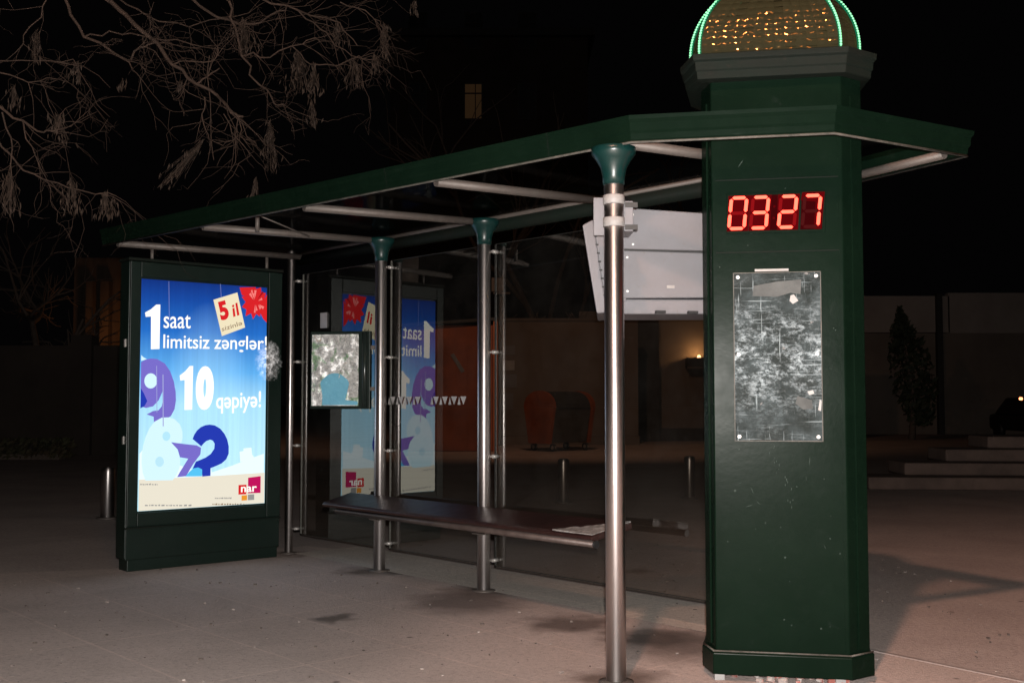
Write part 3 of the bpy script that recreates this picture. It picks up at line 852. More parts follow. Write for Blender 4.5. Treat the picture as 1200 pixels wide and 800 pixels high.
PW = emit('print_white', (1.0, .98, .90), 1.15)
PWB = emit('print_soft_white', (.80, .95, 1.0), 1.1)
PCR = emit('print_cream', (.86, .80, .66), 1.0)
PPU = emit('print_violet', (.20, .16, .62), 1.0)
PNV = emit('print_navy', (.02, .045, .46), 1.0)
PPL = emit('print_pale', (.64, .88, .97), 1.1)
PCY = emit('print_cyan', (.10, .58, .95), 1.0)
PRD = emit('print_red', (.72, .018, .022), 1.0)
PRD2 = emit('print_light_red', (.95, .22, .20), 1.0)
PRD3 = emit('print_dark_red', (.34, .006, .012), 1.0)
PMG = emit('print_magenta', (.55, .008, .11), 1.0)
POR = emit('print_orange', (.85, .32, .03), 1.0)
PGR = emit('print_grey', (.32, .31, .30), 1.0)
PTN = emit('print_tan', (.86, .76, .52), 1.05)
PDK = emit('print_brown', (.30, .20, .12), 1.0)

# pale hills and the cream footer
shape('hill', [(163, 567), (163, 532), (170, 524), (195, 540), (240, 552), (254, 548), (255, 553), (281, 545), (303, 537), (321, 531), (321, 566)], PWB, .0135)
shape('hill_block', [(291, 541), (290, 529), (295, 528), (295, 525), (305, 524), (306, 532), (309, 536)], PWB, .0138)
shape('footer', [(160, 598.3), (160, 562), (210, 559.5), (260, 557), (322, 553), (322, 588.3)], PCR, .0150)
# big printed numerals
def cp(*q):
    return [(150 + x / 5.333, 460 + y / 5.333) for x, y in q]


def disc(name, u, v, r, mat, o):
    return shape(name, [(u + r * math.cos(2 * math.pi * i / 20), v + r * 1.08 * math.sin(2 * math.pi * i / 20)) for i in range(20)], mat, o)


shape('numeral_nine', [(162.5, 426), (168, 423), (175, 421.5), (183, 422), (193, 427), (200, 436), (205, 448), (207.5, 460), (208, 470), (206.5, 480), (202, 488), (196, 491.5), (187, 492), (180.5, 496), (180, 489), (171, 486.5), (179, 482.5), (186, 481.5), (190, 477), (192, 468), (191.5, 458), (186, 470), (179, 477), (170, 479), (163, 477)], PPU, .0160)
disc('numeral_hole', 175.5, 447.5, 8.2, PPL, .0163)
shape('navy_patch', [(162, 479.5), (162, 456), (167, 462), (171.5, 471), (168, 477)], PNV, .0168)
shape('pale_flash', [(162, 424.5), (162, 417.5), (165.5, 420), (170, 422.2)], PPL, .0162)
shape('numeral_six', cp((215, 160), (260, 158), (300, 168), (338, 200), (356, 245), (358, 285), (350, 315), (318, 318), (285, 308), (320, 350), (338, 392), (345, 430), (340, 470), (322, 510), (296, 545), (112, 548), (92, 500), (84, 440), (84, 390), (92, 335), (108, 280), (132, 228), (165, 186)), PPL, .0175)
disc('numeral_hole', 188.4, 541, 5.5, emit('print_faint_blue', (.50, .80, .93), 1.05), .0178)
disc('numeral_hole', 196.5, 511.5, 5.0, emit('print_faint_cyan', (.46, .80, .95), 1.05), .0178)
shape('numeral_seven', cp((280, 312), (370, 322), (455, 330), (484, 345), (480, 385), (432, 445), (385, 520), (325, 526), (345, 492), (398, 412), (342, 404), (326, 356)), PPU, .0182)
shape('numeral_two', cp((425, 290), (437, 262), (455, 237), (480, 217), (510, 205), (540, 201), (575, 206), (612, 226), (640, 256), (660, 292), (671, 335), (671, 380), (655, 415), (625, 440), (590, 455), (550, 470), (550, 517), (495, 522), (490, 478), (428, 474), (450, 430), (478, 420), (515, 405), (550, 382), (573, 350), (575, 318), (562, 300), (545, 294), (520, 302), (500, 318), (485, 336)), PNV, .0190)
shape('cyan_patch', cp((380, 522), (405, 494), (432, 472), (466, 466), (493, 478), (493, 520)), PCY, .0194)
# headline
shape('lettering', [(166.5, 368), (174, 364), (180.5, 358.6), (185.8, 358.4), (185.7, 410.3), (174.8, 410.8), (174.2, 372.5), (167.5, 373)], PW, .0200)
words('lettering', 'saat', [(190.5, 386), (225, 386), (225, 370), (190.5, 369.5)], PW, .0200, .004)
words('lettering', 'limitsiz zənglər!', [(190.5, 414.5), (323, 415), (323, 394), (190.5, 393)], PW, .0200, .008)
shape('lettering', [(212, 441), (219, 436), (224.5, 429.8), (229, 429.6), (228.5, 480.5), (218.8, 481), (218.4, 446), (213, 447)], PW, .0200)
words('lettering', '0', [(232.5, 481), (255.5, 480.5), (256, 429.5), (233, 429.8)], PW, .0200, .075)
words('lettering', 'qəpiyə!', [(259, 485), (316, 483), (316, 458), (259, 460)], PW, .0200, .012)
# price tag and red bow
tagp = shape('price_tag', [(265, 394.5), (253.5, 352), (284, 343), (294.5, 384)], PTN, .0208)
words('tag_lettering', '5', [(264, 377), (275, 373), (269, 352), (258, 355)], PRD, .0216, .05)
words('tag_lettering', 'il', [(279, 372), (287, 369.5), (284, 355), (277, 357)], PRD, .0215, .02)
words('tag_lettering', 'sizinlə', [(265, 389), (291, 381), (289.5, 376), (264, 384)], PDK, .0215, .006)
bow = []
for i in range(22):
    a = 2 * math.pi * i / 22; r = (21 if i % 2 == 0 else 15) * random.uniform(.9, 1.1)
    bow.append((307 + r * math.cos(a) * .80, 354 + r * math.sin(a) * .98))
bw = shape('red_bow', bow, PRD, .0180)
shape('bow_tail', [(311, 362), (323, 345), (323, 378), (318, 374)], PRD, .0178)
shape('bow_tail', [(287, 337), (308, 336), (300, 350), (290, 346)], PRD, .0176)
for i in range(10):
    a = random.uniform(0, 6.283); c_, s_ = math.cos(a), math.sin(a); r0 = random.uniform(2, 6); r1 = random.uniform(10, 18); w = random.uniform(1.0, 2.2)
    mt = random.choice((PRD2, PRD2, PRD3))
    shape('bow_fold', [(307 + r0 * c_, 354 + r0 * s_), (307 + r1 * c_ * .80 - w * s_, 354 + r1 * s_ + w * c_), (307 + r1 * c_ * .80 + w * s_, 354 + r1 * s_ - w * c_)], mt, .0186 + .0002 * i)
# company emblem in the footer
shape('emblem_block', [(289, 578.5), (289, 567.5), (299, 567), (299, 578)], PRD, .0170)
shape('emblem_block', [(301, 577), (301, 559), (317, 557), (317, 576.5)], PMG, .0172)
shape('emblem_block', [(293, 585.5), (293, 579.5), (300, 579), (300, 585)], POR, .0174)
shape('emblem_block', [(301, 585), (301, 578.5), (309, 578), (309, 584.5)], PGR, .0176)
words('emblem_lettering', 'nar', [(292, 576), (312, 575), (312, 568.5), (292, 569.5)], PW, .0195, .02)
# unreadable small print
for (u0, u1, v, n_, seed) in ((164, 189, 568, 9, 1), (170, 228, 592, 14, 2), (259, 287, 583.5, 10, 3), (256, 300, 590.5, 16, 4)):
    rr = random.Random(seed); m = MB(); u = u0
    for i in range(n_):
        w = (u1 - u0) / n_; w *= rr.uniform(.4, 1.5); a = [clamp_ad(*ap(u + w * .15, v + rr.uniform(-.2, .2))), clamp_ad(*ap(u + w * .8, v)), clamp_ad(*ap(u + w * .8, v - rr.uniform(.9, 2.2))), clamp_ad(*ap(u + w * .15, v - 1.4))]
        m.add([bx(x, z, .0165) for x, z in a], [(0, 1, 2, 3)]); u += w
    m.build('small_print', PGR if seed != 4 else PDK, PO)
# tube light caught by the sheet's folds, painted as glowing strips
m = MB()
for u, v0, v1, w in ((182, 430, 484, .8), (190, 440, 500, 1.3), (196, 331, 378, .35), (262, 333, 350, .3)):
    a = [ap(u, v0), ap(u + w, v0), ap(u + w + 1.4, v1), ap(u + 1.4, v1)]
    m.add([bx(x, z, .0208) for x, z in a], [(0, 1, 2, 3)])
m.build('pleat_highlight', emit('pleat_glow', (.42, .44, .80), .9), PO)

# clear film added over the right edge of the case to produce flash glare
m = MB(); fx0, fz0, w_, h_ = .98, 1.47, .335, .34
cam_dir = Vector((.30, -.95, -.02)).normalized()       # shading normal turned towards the flash so the film glares
n = 12; vs = [bx(fx0 + w_ * i / n, fz0 + h_ * j / n, .030 + .004 * random.random()) for j in range(n + 1) for i in range(n + 1)]
m.add(vs, [(j * (n + 1) + i, j * (n + 1) + i + 1, (j + 1) * (n + 1) + i + 1, (j + 1) * (n + 1) + i) for j in range(n) for i in range(n)], True)


def crinkled(nt, lean, amount, scale, base=0.0):
    """shading normal for the added glare film: leaning and jittering"""
    tc = nt.nodes.new('ShaderNodeTexCoord')
    nz = nt.nodes.new('ShaderNodeTexNoise'); nz.inputs['Scale'].default_value = scale; nz.inputs['Detail'].default_value = 5; nz.inputs['Roughness'].default_value = .65
    nt.links.new(tc.outputs['Object'], nz.inputs['Vector'])
    ma_ = nt.nodes.new('ShaderNodeVectorMath'); ma_.operation = 'MULTIPLY_ADD'; ma_.inputs[1].default_value = (amount,) * 3
    ma_.inputs[2].default_value = tuple(l - amount * .5 for l in lean); nt.links.new(nz.outputs['Color'], ma_.inputs[0])
    no = nt.nodes.new('ShaderNodeVectorMath'); no.operation = 'NORMALIZE'; nt.links.new(ma_.outputs[0], no.inputs[0])
    return no.outputs[0]


fm, nt, out = newmat('added_glare_film')
gl = nt.nodes.new('ShaderNodeBsdfGlossy'); gl.inputs['Roughness'].default_value = .40; gl.inputs[0].default_value = (.9, .9, .92, 1)
nt.links.new(crinkled(nt, cam_dir, 1.0, 24), gl.inputs['Normal'])
tc = nt.nodes.new('ShaderNodeTexCoord'); ds = nt.nodes.new('ShaderNodeVectorMath'); ds.operation = 'DISTANCE'; ds.inputs[1].default_value = (.60, .60, .50)
nt.links.new(tc.outputs['Generated'], ds.inputs[0])
nzf = noise(nt, tc.outputs['Object'], 30, 6, .7)
ad = nt.nodes.new('ShaderNodeMath'); ad.operation = 'MULTIPLY_ADD'; ad.inputs[1].default_value = .55; nt.links.new(nzf, ad.inputs[0]); nt.links.new(ds.outputs['Value'], ad.inputs[2])
fac = ramp(nt, ad.outputs[0], .26, .80, (.20, .20, .20), (0, 0, 0))
tr = nt.nodes.new('ShaderNodeBsdfTransparent'); mx = nt.nodes.new('ShaderNodeMixShader'); nt.links.new(fac, mx.inputs[0])
nt.links.new(tr.outputs[0], mx.inputs[1]); nt.links.new(gl.outputs[0], mx.inputs[2]); nt.links.new(mx.outputs[0], out.inputs[0])
m.build('added_glare_film', fm, AD)

# ------------------------------------------------------------------ clock column
COL = thing('clock_column', (1.30, 5.5, 0), 'tall green clock column with a lit dome and a scratched notice plate', 'clock column')


def grow(pts, d):
    c = Vector((1.31, 5.5))
    out = []
    n = len(pts)
    for i in range(n):
        p0, p, p1 = Vector(pts[i - 1]), Vector(pts[i]), Vector(pts[(i + 1) % n])
        e0 = (p - p0).normalized(); e1 = (p1 - p).normalized()
        n0 = Vector((e0.y, -e0.x)); n1 = Vector((e1.y, -e1.x)); b = (n0 + n1).normalized(); b /= max(.45, b.dot(n0))
        out.append((p.x + b.x * d, p.y + b.y * d))
    return out


SHAFT = [(.955, 5.262), (1.548, 5.152), (1.668, 5.236), (1.70, 5.62), (1.60, 5.76), (1.08, 5.80), (1.005, 5.70), (.936, 5.415)]


def ring(pts, z):
    return [Vector((p[0], p[1], z)) for p in pts]


m = MB(); m.prism(SHAFT, .10, 2.86); m.build('shaft', GREEN, COL, .006)
m = MB(); m.loft([ring(grow(SHAFT, .018), .032), ring(grow(SHAFT, .018), .128), ring(grow(SHAFT, .004), .142)]); m.build('base_skirt', GREEN, COL, .003)
m = MB()
sk = grow(SHAFT, .013)
for i in (7, 0, 1):
    a, b = Vector((*sk[i], .139)), Vector((*sk[(i + 1) % 8], .139)); m.tube([a, b], .0045, 6)
m.build('skirt_edge', EDGE, COL)
for (x, y) in ((.972, 5.29), (1.51, 5.19), (1.62, 5.6), (1.08, 5.68)):
    MB().box((x, y, .018), (.045, .045, .036)).build('foot', WHITE, COL)
CS = [(x - (.03 if x < 1.1 else 0), y) for x, y in SHAFT]
m = MB(); m.loft([ring(grow(CS, .004), 2.828), ring(grow(CS, .044), 2.834), ring(grow(CS, .048), 2.868), ring(grow(CS, .054), 2.876), ring(grow(CS, .058), 2.912), ring(grow(CS, .070), 2.922), ring(grow(CS, .072), 2.948), ring(grow(CS, .06), 2.953)])
m.build('cornice', GREEN_DULL, COL, .003)
# flat joints on the front face
FA, FB = Vector((.955, 5.262, 0)), Vector((1.548, 5.152, 0)); FD = (FB - FA).normalized(); FN = Vector((FD.y, -FD.x, 0)); FANG = math.atan2(FD.y, FD.x); FW = (FB - FA).length


def fc(x, z, o=0.0):
    return FA + FD * x + FN * o + Vector((0, 0, z))


for z in (2.352, 2.005):
    MB().box(fc(FW / 2, z, .001), (FW - .02, .004, .005), FANG).build('panel_joint', GREEN_DULL, COL)
for x in (.012, FW - .012):
    MB().box(fc(x, 1.45, .0015), (.014, .005, 2.58), FANG).build('edge_trim', GREEN, COL)
for a, b in ((1, 2), (7, 0)):
    p, q = Vector((*SHAFT[a], 0)), Vector((*SHAFT[b], 0)); e = (q - p).normalized(); nn_ = Vector((e.y, -e.x, 0)); c_ = p.lerp(q, .5 if a == 7 else .55) + nn_ * .004
    MB().box(c_ + Vector((0, 0, 1.45)), (.04, .008, 2.58), math.atan2(e.y, e.x)).build('edge_trim', GREEN, COL)

# dome: column plan shrinking upwards, studded with small mirror tiles
DP = [(x - (.052 if x < 1.1 else 0), y) for x, y in grow(SHAFT, -.012)]; DC = Vector((1.312, 5.48, 0)); DZ, DH = 2.95, .47


def dprof(f):                                     # 0 base .. 1 tip -> scale
    return max(.0, (1 - f ** 2.05) ** .62 * (1 + .03 * math.sin(math.pi * f)))


def dpt(i, f):
    p = Vector((*DP[i % 8], 0)); return DC + (p - DC) * dprof(f) + Vector((0, 0, DZ + DH * f))


m = MB()
for i in range(8):
    L = (Vector(DP[i]) - Vector(DP[(i + 1) % 8])).length; nx = max(2, int(L / .046)); nz = 13
    for jz in range(nz):
        for ix in range(nx):
            off = .5 if (jz % 2 and nx > 3) else 0
            vs = []; K = 4; ta, tb, th_ = random.gauss(0, .0009), random.gauss(0, .0009), random.uniform(.0022, .0040)
            for a_ in range(K + 1):
                for b_ in range(K + 1):
                    x_, y_ = b_ / K, a_ / K
                    f = (jz + y_) / nz * .97; t_ = min(1, max(0, (ix + x_ + off * 0) / nx))
                    p0 = dpt(i, f).lerp(dpt(i + 1, f), t_)
                    f2 = min(.999, f + .01); up_ = dpt(i, f2).lerp(dpt(i + 1, f2), t_) - p0; ri = dpt(i + 1, f) - dpt(i, f)
                    no = ri.cross(up_); no = no.normalized() if no.length > 1e-9 else Vector((0, 0, 1))
                    if no.dot(p0 - DC - Vector((0, 0, DZ - .2))) < 0:
                        no = -no
                    vs.append(p0 + no * (th_ * (1 - (2 * x_ - 1) ** 2) * (1 - (2 * y_ - 1) ** 2) + ta * (2 * x_ - 1) + tb * (2 * y_ - 1)))
            m.add(vs, [(r_ * (K + 1) + c_, r_ * (K + 1) + c_ + 1, (r_ + 1) * (K + 1) + c_ + 1, (r_ + 1) * (K + 1) + c_) for r_ in range(K) for c_ in range(K)], True)
dm, nt, out = newmat('gold_mirror_tiles')
p = nt.nodes.new('ShaderNodeBsdfPrincipled'); p.inputs['Base Color'].default_value = (.026, .024, .012, 1); p.inputs['Metallic'].default_value = .0; p.inputs['Roughness'].default_value = .6; p.inputs['Specular IOR Level'].default_value = .02
p.inputs['Coat Weight'].default_value = 0; p.inputs['Coat Roughness'].default_value = .05; p.inputs['Coat IOR'].default_value = 1.5; p.inputs['Coat Tint'].default_value = (1, .8, .5, 1)
gl = nt.nodes.new('ShaderNodeBsdfGlossy'); gl.inputs['Roughness'].default_value = .09; gl.inputs[0].default_value = (1.0, .50, .15, 1)
mx = nt.nodes.new('ShaderNodeMixShader'); mx.inputs[0].default_value = .035
nt.links.new(p.outputs[0], mx.inputs[1]); nt.links.new(gl.outputs[0], mx.inputs[2]); nt.links.new(mx.outputs[0], out.inputs[0])
dome = m.build('dome', dm, COL)
m = MB(); m.lathe([(.05, .44), (.03, .48), (.02, .52), (.045, .56), (.02, .60), (.004, .70)], DC + Vector((0, 0, DZ)), 14); m.build('finial', pbr('finial_gold', (.5, .33, .1), .3, .9), COL)
LEDG = emit('green_led', (.34, 1.0, .50), 1.7)
LEDR = emit('green_rope', (.006, .17, .075), 0.9)
for i in range(8):
    pts = [dpt(i, f / 36 * .97) + (dpt(i, f / 36 * .97) - DC - Vector((0, 0, DZ))).normalized() * .006 for f in range(37)]
    rp = MB().tube(pts, .0062, 8).build('light_rope', LEDR, dome)
    b = MB(); L = 0
    for k_ in range(36):
        for h_ in (.5,):
            c_ = pts[k_].lerp(pts[k_ + 1], h_); b.lathe([(.001, -.0065), (.0062, -.003), (.0062, .003), (.001, .0065)], c_ + (c_ - DC - Vector((0, 0, DZ))).normalized() * .005, 6)
    b.build('led_beads', LEDG, rp)

# LED clock 03:27
CK = MB(); CK.box(fc(.328, 2.163, .004), (.475, .010, .215), FANG, None)
CKM = pbr('clock_window', (.030, .045, .038), .35, 0, (.024, .036, .03), 6, .05, 30)
ck = MB(); ck.box(fc(.297, 2.190, .003), (.455, .008, .195), FANG); CLK = ck.build('digital_clock', GREEN, COL, .002)
SEG = emit('led_red_lit', (7.0, .42, .25), 1.0)
HALO = emit('led_red_halo', (.13, .002, .0035), 1.0)  # bloom around the digits, painted in as a dim red emissive backing
HALO2 = emit('led_red_halo_dim', (.055, .002, .003), 1.0)
SEGS = {'0': 'abcdef', '3': 'abgcd', '2': 'abged', '7': 'abc'}
dw, dh, th = .071, .146, .0155
zb = 2.118


def seg(m, a, b, o, th):
    a = Vector(a); b = Vector(b); d = (b - a).normalized(); n_ = Vector((-d.y, d.x)); h = th / 2
    pts = [a, a + d * h + n_ * h, b - d * h + n_ * h, b, b - d * h - n_ * h, a + d * h - n_ * h]
    m.add([fc(q.x, q.y, o) for q in pts], [tuple(range(6))])


for ch, xa in (('0', .086), ('3', .187), ('2', .316), ('7', .425)):
    sl = .10
    P_ = lambda fx, fz: (xa + dw * fx + sl * dh * (fz - .5), zb + dh * fz)
    on = SEGS[ch]
    b = MB(); gr = .011
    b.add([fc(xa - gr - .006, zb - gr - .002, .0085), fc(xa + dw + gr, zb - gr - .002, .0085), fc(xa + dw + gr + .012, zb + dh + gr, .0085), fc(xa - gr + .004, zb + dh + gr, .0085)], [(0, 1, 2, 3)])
    cell = b.build('digit_halo', HALO if ch != '7' else HALO2, CLK)
    if ch == '7':
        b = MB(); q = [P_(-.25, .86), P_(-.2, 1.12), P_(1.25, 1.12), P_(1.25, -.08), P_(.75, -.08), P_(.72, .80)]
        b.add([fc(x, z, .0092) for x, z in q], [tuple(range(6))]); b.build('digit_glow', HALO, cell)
    full = {'a': ((0, 1), (1, 1)), 'b': ((1, 1), (1, .5)), 'c': ((1, .5), (1, 0)), 'd': ((0, 0), (1, 0)), 'e': ((0, 0), (0, .5)), 'f': ((0, .5), (0, 1)), 'g': ((0, .5), (1, .5))}
    m1 = MB(); m0 = MB()
    for kx, (p_, q_) in full.items():
        p2, q2 = Vector(P_(*p_)), Vector(P_(*q_)); d = (q2 - p2).normalized() * .0035
        seg(m1 if kx in on else m0, p2 + d, q2 - d, .0105, th)
    m1.build('digit', SEG, cell)
    m0.build('halo_segment', emit('led_red_unlit_halo', (.30, .006, .008) if ch != '7' else (.085, .008, .008), 1.0), cell)  # unlit segments carry the same painted red bloom
b = MB(); b.add([fc(.269, zb - .012, .0085), fc(.302, zb - .012, .0085), fc(.308, zb + dh + .01, .0085), fc(.277, zb + dh + .01, .0085)], [(0, 1, 2, 3)]); cell = b.build('colon_halo', HALO2, CLK)
m = MB()
for zz in (.045, .10):
    m.tube([fc(.285 + zz * .06, zb + zz, .0088), fc(.285 + zz * .06, zb + zz, .0102)], .006, 8)
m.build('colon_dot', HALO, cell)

# scratched notice plate
def plate_mat():
    m, nt, out = newmat('scratched_plate')
    p = nt.nodes.new('ShaderNodeBsdfPrincipled'); tc = nt.nodes.new('ShaderNodeTexCoord'); v = tc.outputs['Object']
    mp = nt.nodes.new('ShaderNodeMapping'); mp.inputs['Scale'].default_value = (1, 1, 1.7); nt.links.new(v, mp.inputs[0])
    base = mixrgb(nt, (.010, .015, .014), (.030, .038, .038), ramp(nt, noise(nt, v, 5, 8, .7), .35, .7))
    sm = ramp(nt, noise(nt, mp.outputs[0], 9, 14, .80, .25), .46, .60)
    fine = ramp(nt, noise(nt, mp.outputs[0], 38, 10, .8, .0), .44, .58)
    mul = nt.nodes.new('ShaderNodeMath'); mul.operation = 'MULTIPLY'; nt.links.new(sm, mul.inputs[0]); nt.links.new(fine, mul.inputs[1])
    # scrapes and painted flash glare, strongest over the middle of the plate
    sp = nt.nodes.new('ShaderNodeSeparateXYZ'); nt.links.new(tc.outputs['Generated'], sp.inputs[0])
    d = nt.nodes.new('ShaderNodeMath'); d.operation = 'SUBTRACT'; d.inputs[1].default_value = .50; nt.links.new(sp.outputs['Z'], d.inputs[0])
    ab = nt.nodes.new('ShaderNodeMath'); ab.operation = 'ABSOLUTE'; nt.links.new(d.outputs[0], ab.inputs[0])
    win = ramp(nt, ab.outputs[0], .04, .36, (1, 1, 1), (.10, .10, .10))
    mul2 = nt.nodes.new('ShaderNodeMath'); mul2.operation = 'MULTIPLY'; nt.links.new(mul.outputs[0], mul2.inputs[0]); nt.links.new(win, mul2.inputs[1])
    c = mixrgb(nt, base, (.045, .060, .064), ramp(nt, noise(nt, v, 4.5, 6, .65), .45, .62))
    for scl, th in (((4, 4, 110), .62), ((110, 110, 5), .64)):
        m2 = nt.nodes.new('ShaderNodeMapping'); m2.inputs['Scale'].default_value = scl; m2.inputs['Rotation'].default_value = (0, .12, 0); nt.links.new(v, m2.inputs[0])
        c = mixrgb(nt, c, (.22, .27, .29), ramp(nt, noise(nt, m2.outputs[0], 1.0, 4, .6), th, th + .05))
    c = mixrgb(nt, c, (.50, .60, .65), mul2.outputs[0])
    c = mixrgb(nt, c, (.18, .18, .18), ramp(nt, noise(nt, v, 16, 3, .5, .3), .70, .72))
    nt.links.new(c, p.inputs['Base Color']); p.inputs['Roughness'].default_value = .35; p.inputs['Specular IOR Level'].default_value = .06
    b = nt.nodes.new('ShaderNodeBump'); b.inputs['Strength'].default_value = .5; b.inputs['Distance'].default_value = .01
    nt.links.new(noise(nt, v, 30, 8, .75), b.inputs['Height']); nt.links.new(b.outputs[0], p.inputs['Normal'])
    nt.links.new(p.outputs[0], out.inputs[0])
    return m


px0, px1, pz0, pz1 = .098, .497, 1.115, 1.905
m = MB(); m.box(fc((px0 + px1) / 2, (pz0 + pz1) / 2, .004), (px1 - px0, .010, pz1 - pz0), FANG); plate = m.build('notice_plate', plate_mat(), COL, .002)
m = MB()
for x in (px0, px1):
    m.box(fc(x, (pz0 + pz1) / 2, .006), (.004, .012, pz1 - pz0 + .004), FANG)
for z in (pz0, pz1):
    m.box(fc((px0 + px1) / 2, z, .006), (px1 - px0, .012, .004), FANG)
m.build('plate_edge', EDGE, plate)
for x in (px0 + .02, px1 - .02):
    for z in (pz0 + .02, (pz0 + pz1) / 2 + .01, pz1 - .02):
        m = MB(); m.tube([fc(x, z, .009), fc(x, z, .014)], .0085, 10); m.build('screw', BOLT, plate)
PAPER = pbr('torn_paper', (.10, .11, .11), .8, 0, (.06, .066, .066), 9, .3, 40)


def scrap(name, pts, o, mat):
    m = MB(); m.add([fc(x, z, o) for x, z in pts], [tuple(range(len(pts)))]); return m.build(name, mat, plate)


scrap('torn_label', [(.185, 1.795), (.19, 1.843), (.30, 1.862), (.41, 1.87), (.405, 1.80), (.36, 1.808), (.30, 1.79)], .0098, PAPER)
scrap('torn_label', [(.36, 1.795), (.375, 1.80), (.395, 1.77), (.37, 1.755), (.355, 1.77)], .0100, WHITE)
scrap('torn_label', [(.375, 1.29), (.385, 1.325), (.45, 1.305), (.455, 1.265), (.41, 1.262)], .0098, PAPER)
scrap('torn_label', [(.478, 1.26), (.486, 1.31), (.494, 1.30), (.49, 1.255)], .0098, WHITE)
scrap('torn_label', [(.43, 1.345), (.455, 1.352), (.462, 1.336), (.44, 1.33)], .0098, WHITE)
m = MB(); m.box(fc(.275, 1.917, .006), (.155, .008, .011), FANG); m.build('plate_lip', WHITE, plate)
# chipped paint on the shaft
m = MB(); rr = random.Random(3)
for i in range(40):
    x, z = rr.uniform(.03, FW - .03), rr.choice((rr.uniform(.25, 1.05), rr.uniform(1.0, 2.75), rr.uniform(.6, .95)))
    if px0 - .01 < x < px1 + .01 and pz0 - .02 < z < 1.95 or .07 < x < .58 and 2.05 < z < 2.28:
        continue
    s = rr.uniform(.002, .006); a = rr.uniform(0, 3.14)
    w, h = (s, s * rr.uniform(.6, 1.2)) if i % 4 else (s * .35, s * 4)
    ca, sa = math.cos(a), math.sin(a)
    m.add([fc(x + ca * dx - sa * dz, z + sa * dx + ca * dz, .0012) for dx, dz in ((-w, -h * .4), (w * .3, -h), (w, h * .2), (-w * .2, h))], [(0, 1, 2, 3)])
for i in range(26):
    q = i / 26; x, z = .27 + .10 * q + rr.gauss(0, .012), 1.09 - .30 * q + rr.gauss(0, .01)
    if rr.random() < .6 and z < 1.10:
        s = rr.uniform(.002, .005); m.add([fc(x - s * .4, z, .0012), fc(x, z - s * rr.uniform(1, 3), .0012), fc(x + s * .5, z, .0012), fc(x, z + s, .0012)], [(0, 1, 2, 3)])
m.build('paint_chips', pbr('chip_grey', (.055, .078, .068), .6, 0, (.022, .032, .027), 40, spec=.1), COL)

# rubble under the column
m = MB()
for i in range(26):
    x = random.uniform(.98, 1.64); y = 5.30 - (x - .95) * .18 + random.uniform(-.06, .08); s = random.uniform(.010, .026)
    q = Vector((x, y, s * .5)); rot = Matrix.Rotation(random.uniform(0, 3), 3, 'Z') @ Matrix.Rotation(random.uniform(0, 1), 3, 'X')
    m.box(q, (s * random.uniform(.8, 1.8), s, s * .8), 0, rot)
tag(m.build('rubble', pbr('rubble', (.40, .36, .34), .9, 0, (.30, .10, .08), 18, .3, 60, lo=.45, hi=.55)), 'small pale and red stones lying under the column', 'rubble', kind='stuff')

# ------------------------------------------------------------------ display housing on the front post
DS = thing('display_housing', (.75, 5.6, 1.73), 'grey metal display housing clamped behind the front post', 'display')
dx_ = Vector((.985, .17, 0)); dy_ = Vector((.085, .996, 0)); DO = Vector((.352, 5.50, 0)); DANG = math.atan2(dx_.y, dx_.x)


def dp(x, y, z):
    return DO + dx_ * x + dy_ * y + Vector((0, 0, z))


def slab(profile, y0, y1, name, mat, bev=.006, parent=None):
    m = MB(); m.loft([[dp(x, y0, z) for x, z in profile], [dp(x, y1, z) for x, z in profile]]); return m.build(name, mat, parent or DS, bev)


slab([(.0, 2.175), (.055, 2.205), (.125, 1.742), (.072, 1.735)], -.02, .50, 'screen_bezel', GREY, .008)
slab([(.058, 2.18), (.21, 2.175), (.225, 1.80), (.12, 1.765)], .004, .47, 'neck_box', GREY, .006)
slab([(.205, 2.255), (.255, 2.268), (.70, 2.252), (.70, 2.062), (.205, 2.062)], -.012, .46, 'upper_housing', GREY, .006)
slab([(.19, 2.055), (.70, 2.052), (.70, 1.825), (.20, 1.815)], -.004, .46, 'lower_housing', GREY, .006)
slab([(.19, 1.812), (.70, 1.818), (.70, 1.765), (.67, 1.742), (.13, 1.735), (.13, 1.80)], .010, .44, 'bottom_tray', GREY, .01)
slab([(.20, 2.063), (.70, 2.061), (.70, 2.051), (.20, 2.053)], .0, .44, 'gap_strip', GREY_D, 0)
for x in (.40, .57):
    MB().box(dp(x, .0, 1.748), (.05, .03, .014), DANG).build('latch', BLACK, DS)
MB().box(dp(.455, -.006, 1.875), (.040, .006, .016), DANG).build('label_sticker', WHITE, DS)
m = MB()
for i in range(9):
    z = 2.12 - i * .042; m.box(dp(.045 + (2.19 - z) * .155 + .012, -.022, z), (.014, .006, .007), DANG)
m.build('vent_slots', GREY_D, DS)
for x, z in ((.26, 2.235), (.68, 2.225), (.26, 2.085), (.68, 2.08), (.23, 2.02), (.68, 2.02), (.23, 1.85), (.68, 1.86)):
    q = dp(x, -.012 if z > 2.06 else -.004, z); m = MB(); m.tube([q + dy_ * .002, q - dy_ * .005], .006, 8); m.build('screw', BOLT, DS)
m = MB(); m.tube([dp(.30, .2, 2.25), dp(.28, .25, 2.34), dp(.22, .5, 2.42), dp(.20, .9, 2.50)], .008, 7); m.build('cable', BLACK, DS)
for z in (2.253, 2.146):
    m = MB(); m.lathe([(.0485, z - .022), (.0515, z - .020), (.0515, z + .020), (.0485, z + .022)], (FP.x, FP.y, 0), 28); m.build('clamp_band', WHITE, DS)
    m = MB(); m.box((FP.x + .085, FP.y + .03, z - .02), (.06, .03, .024)); m.box((FP.x + .02, FP.y + .18, z - .02), (.03, .30, .03)); m.build('clamp_arm', DARKM, DS)
m = MB(); m.box((FP.x - .062, FP.y + .10, 2.19), (.055, .012, .185)); m.build('clamp_plate', GREY, DS, .004)
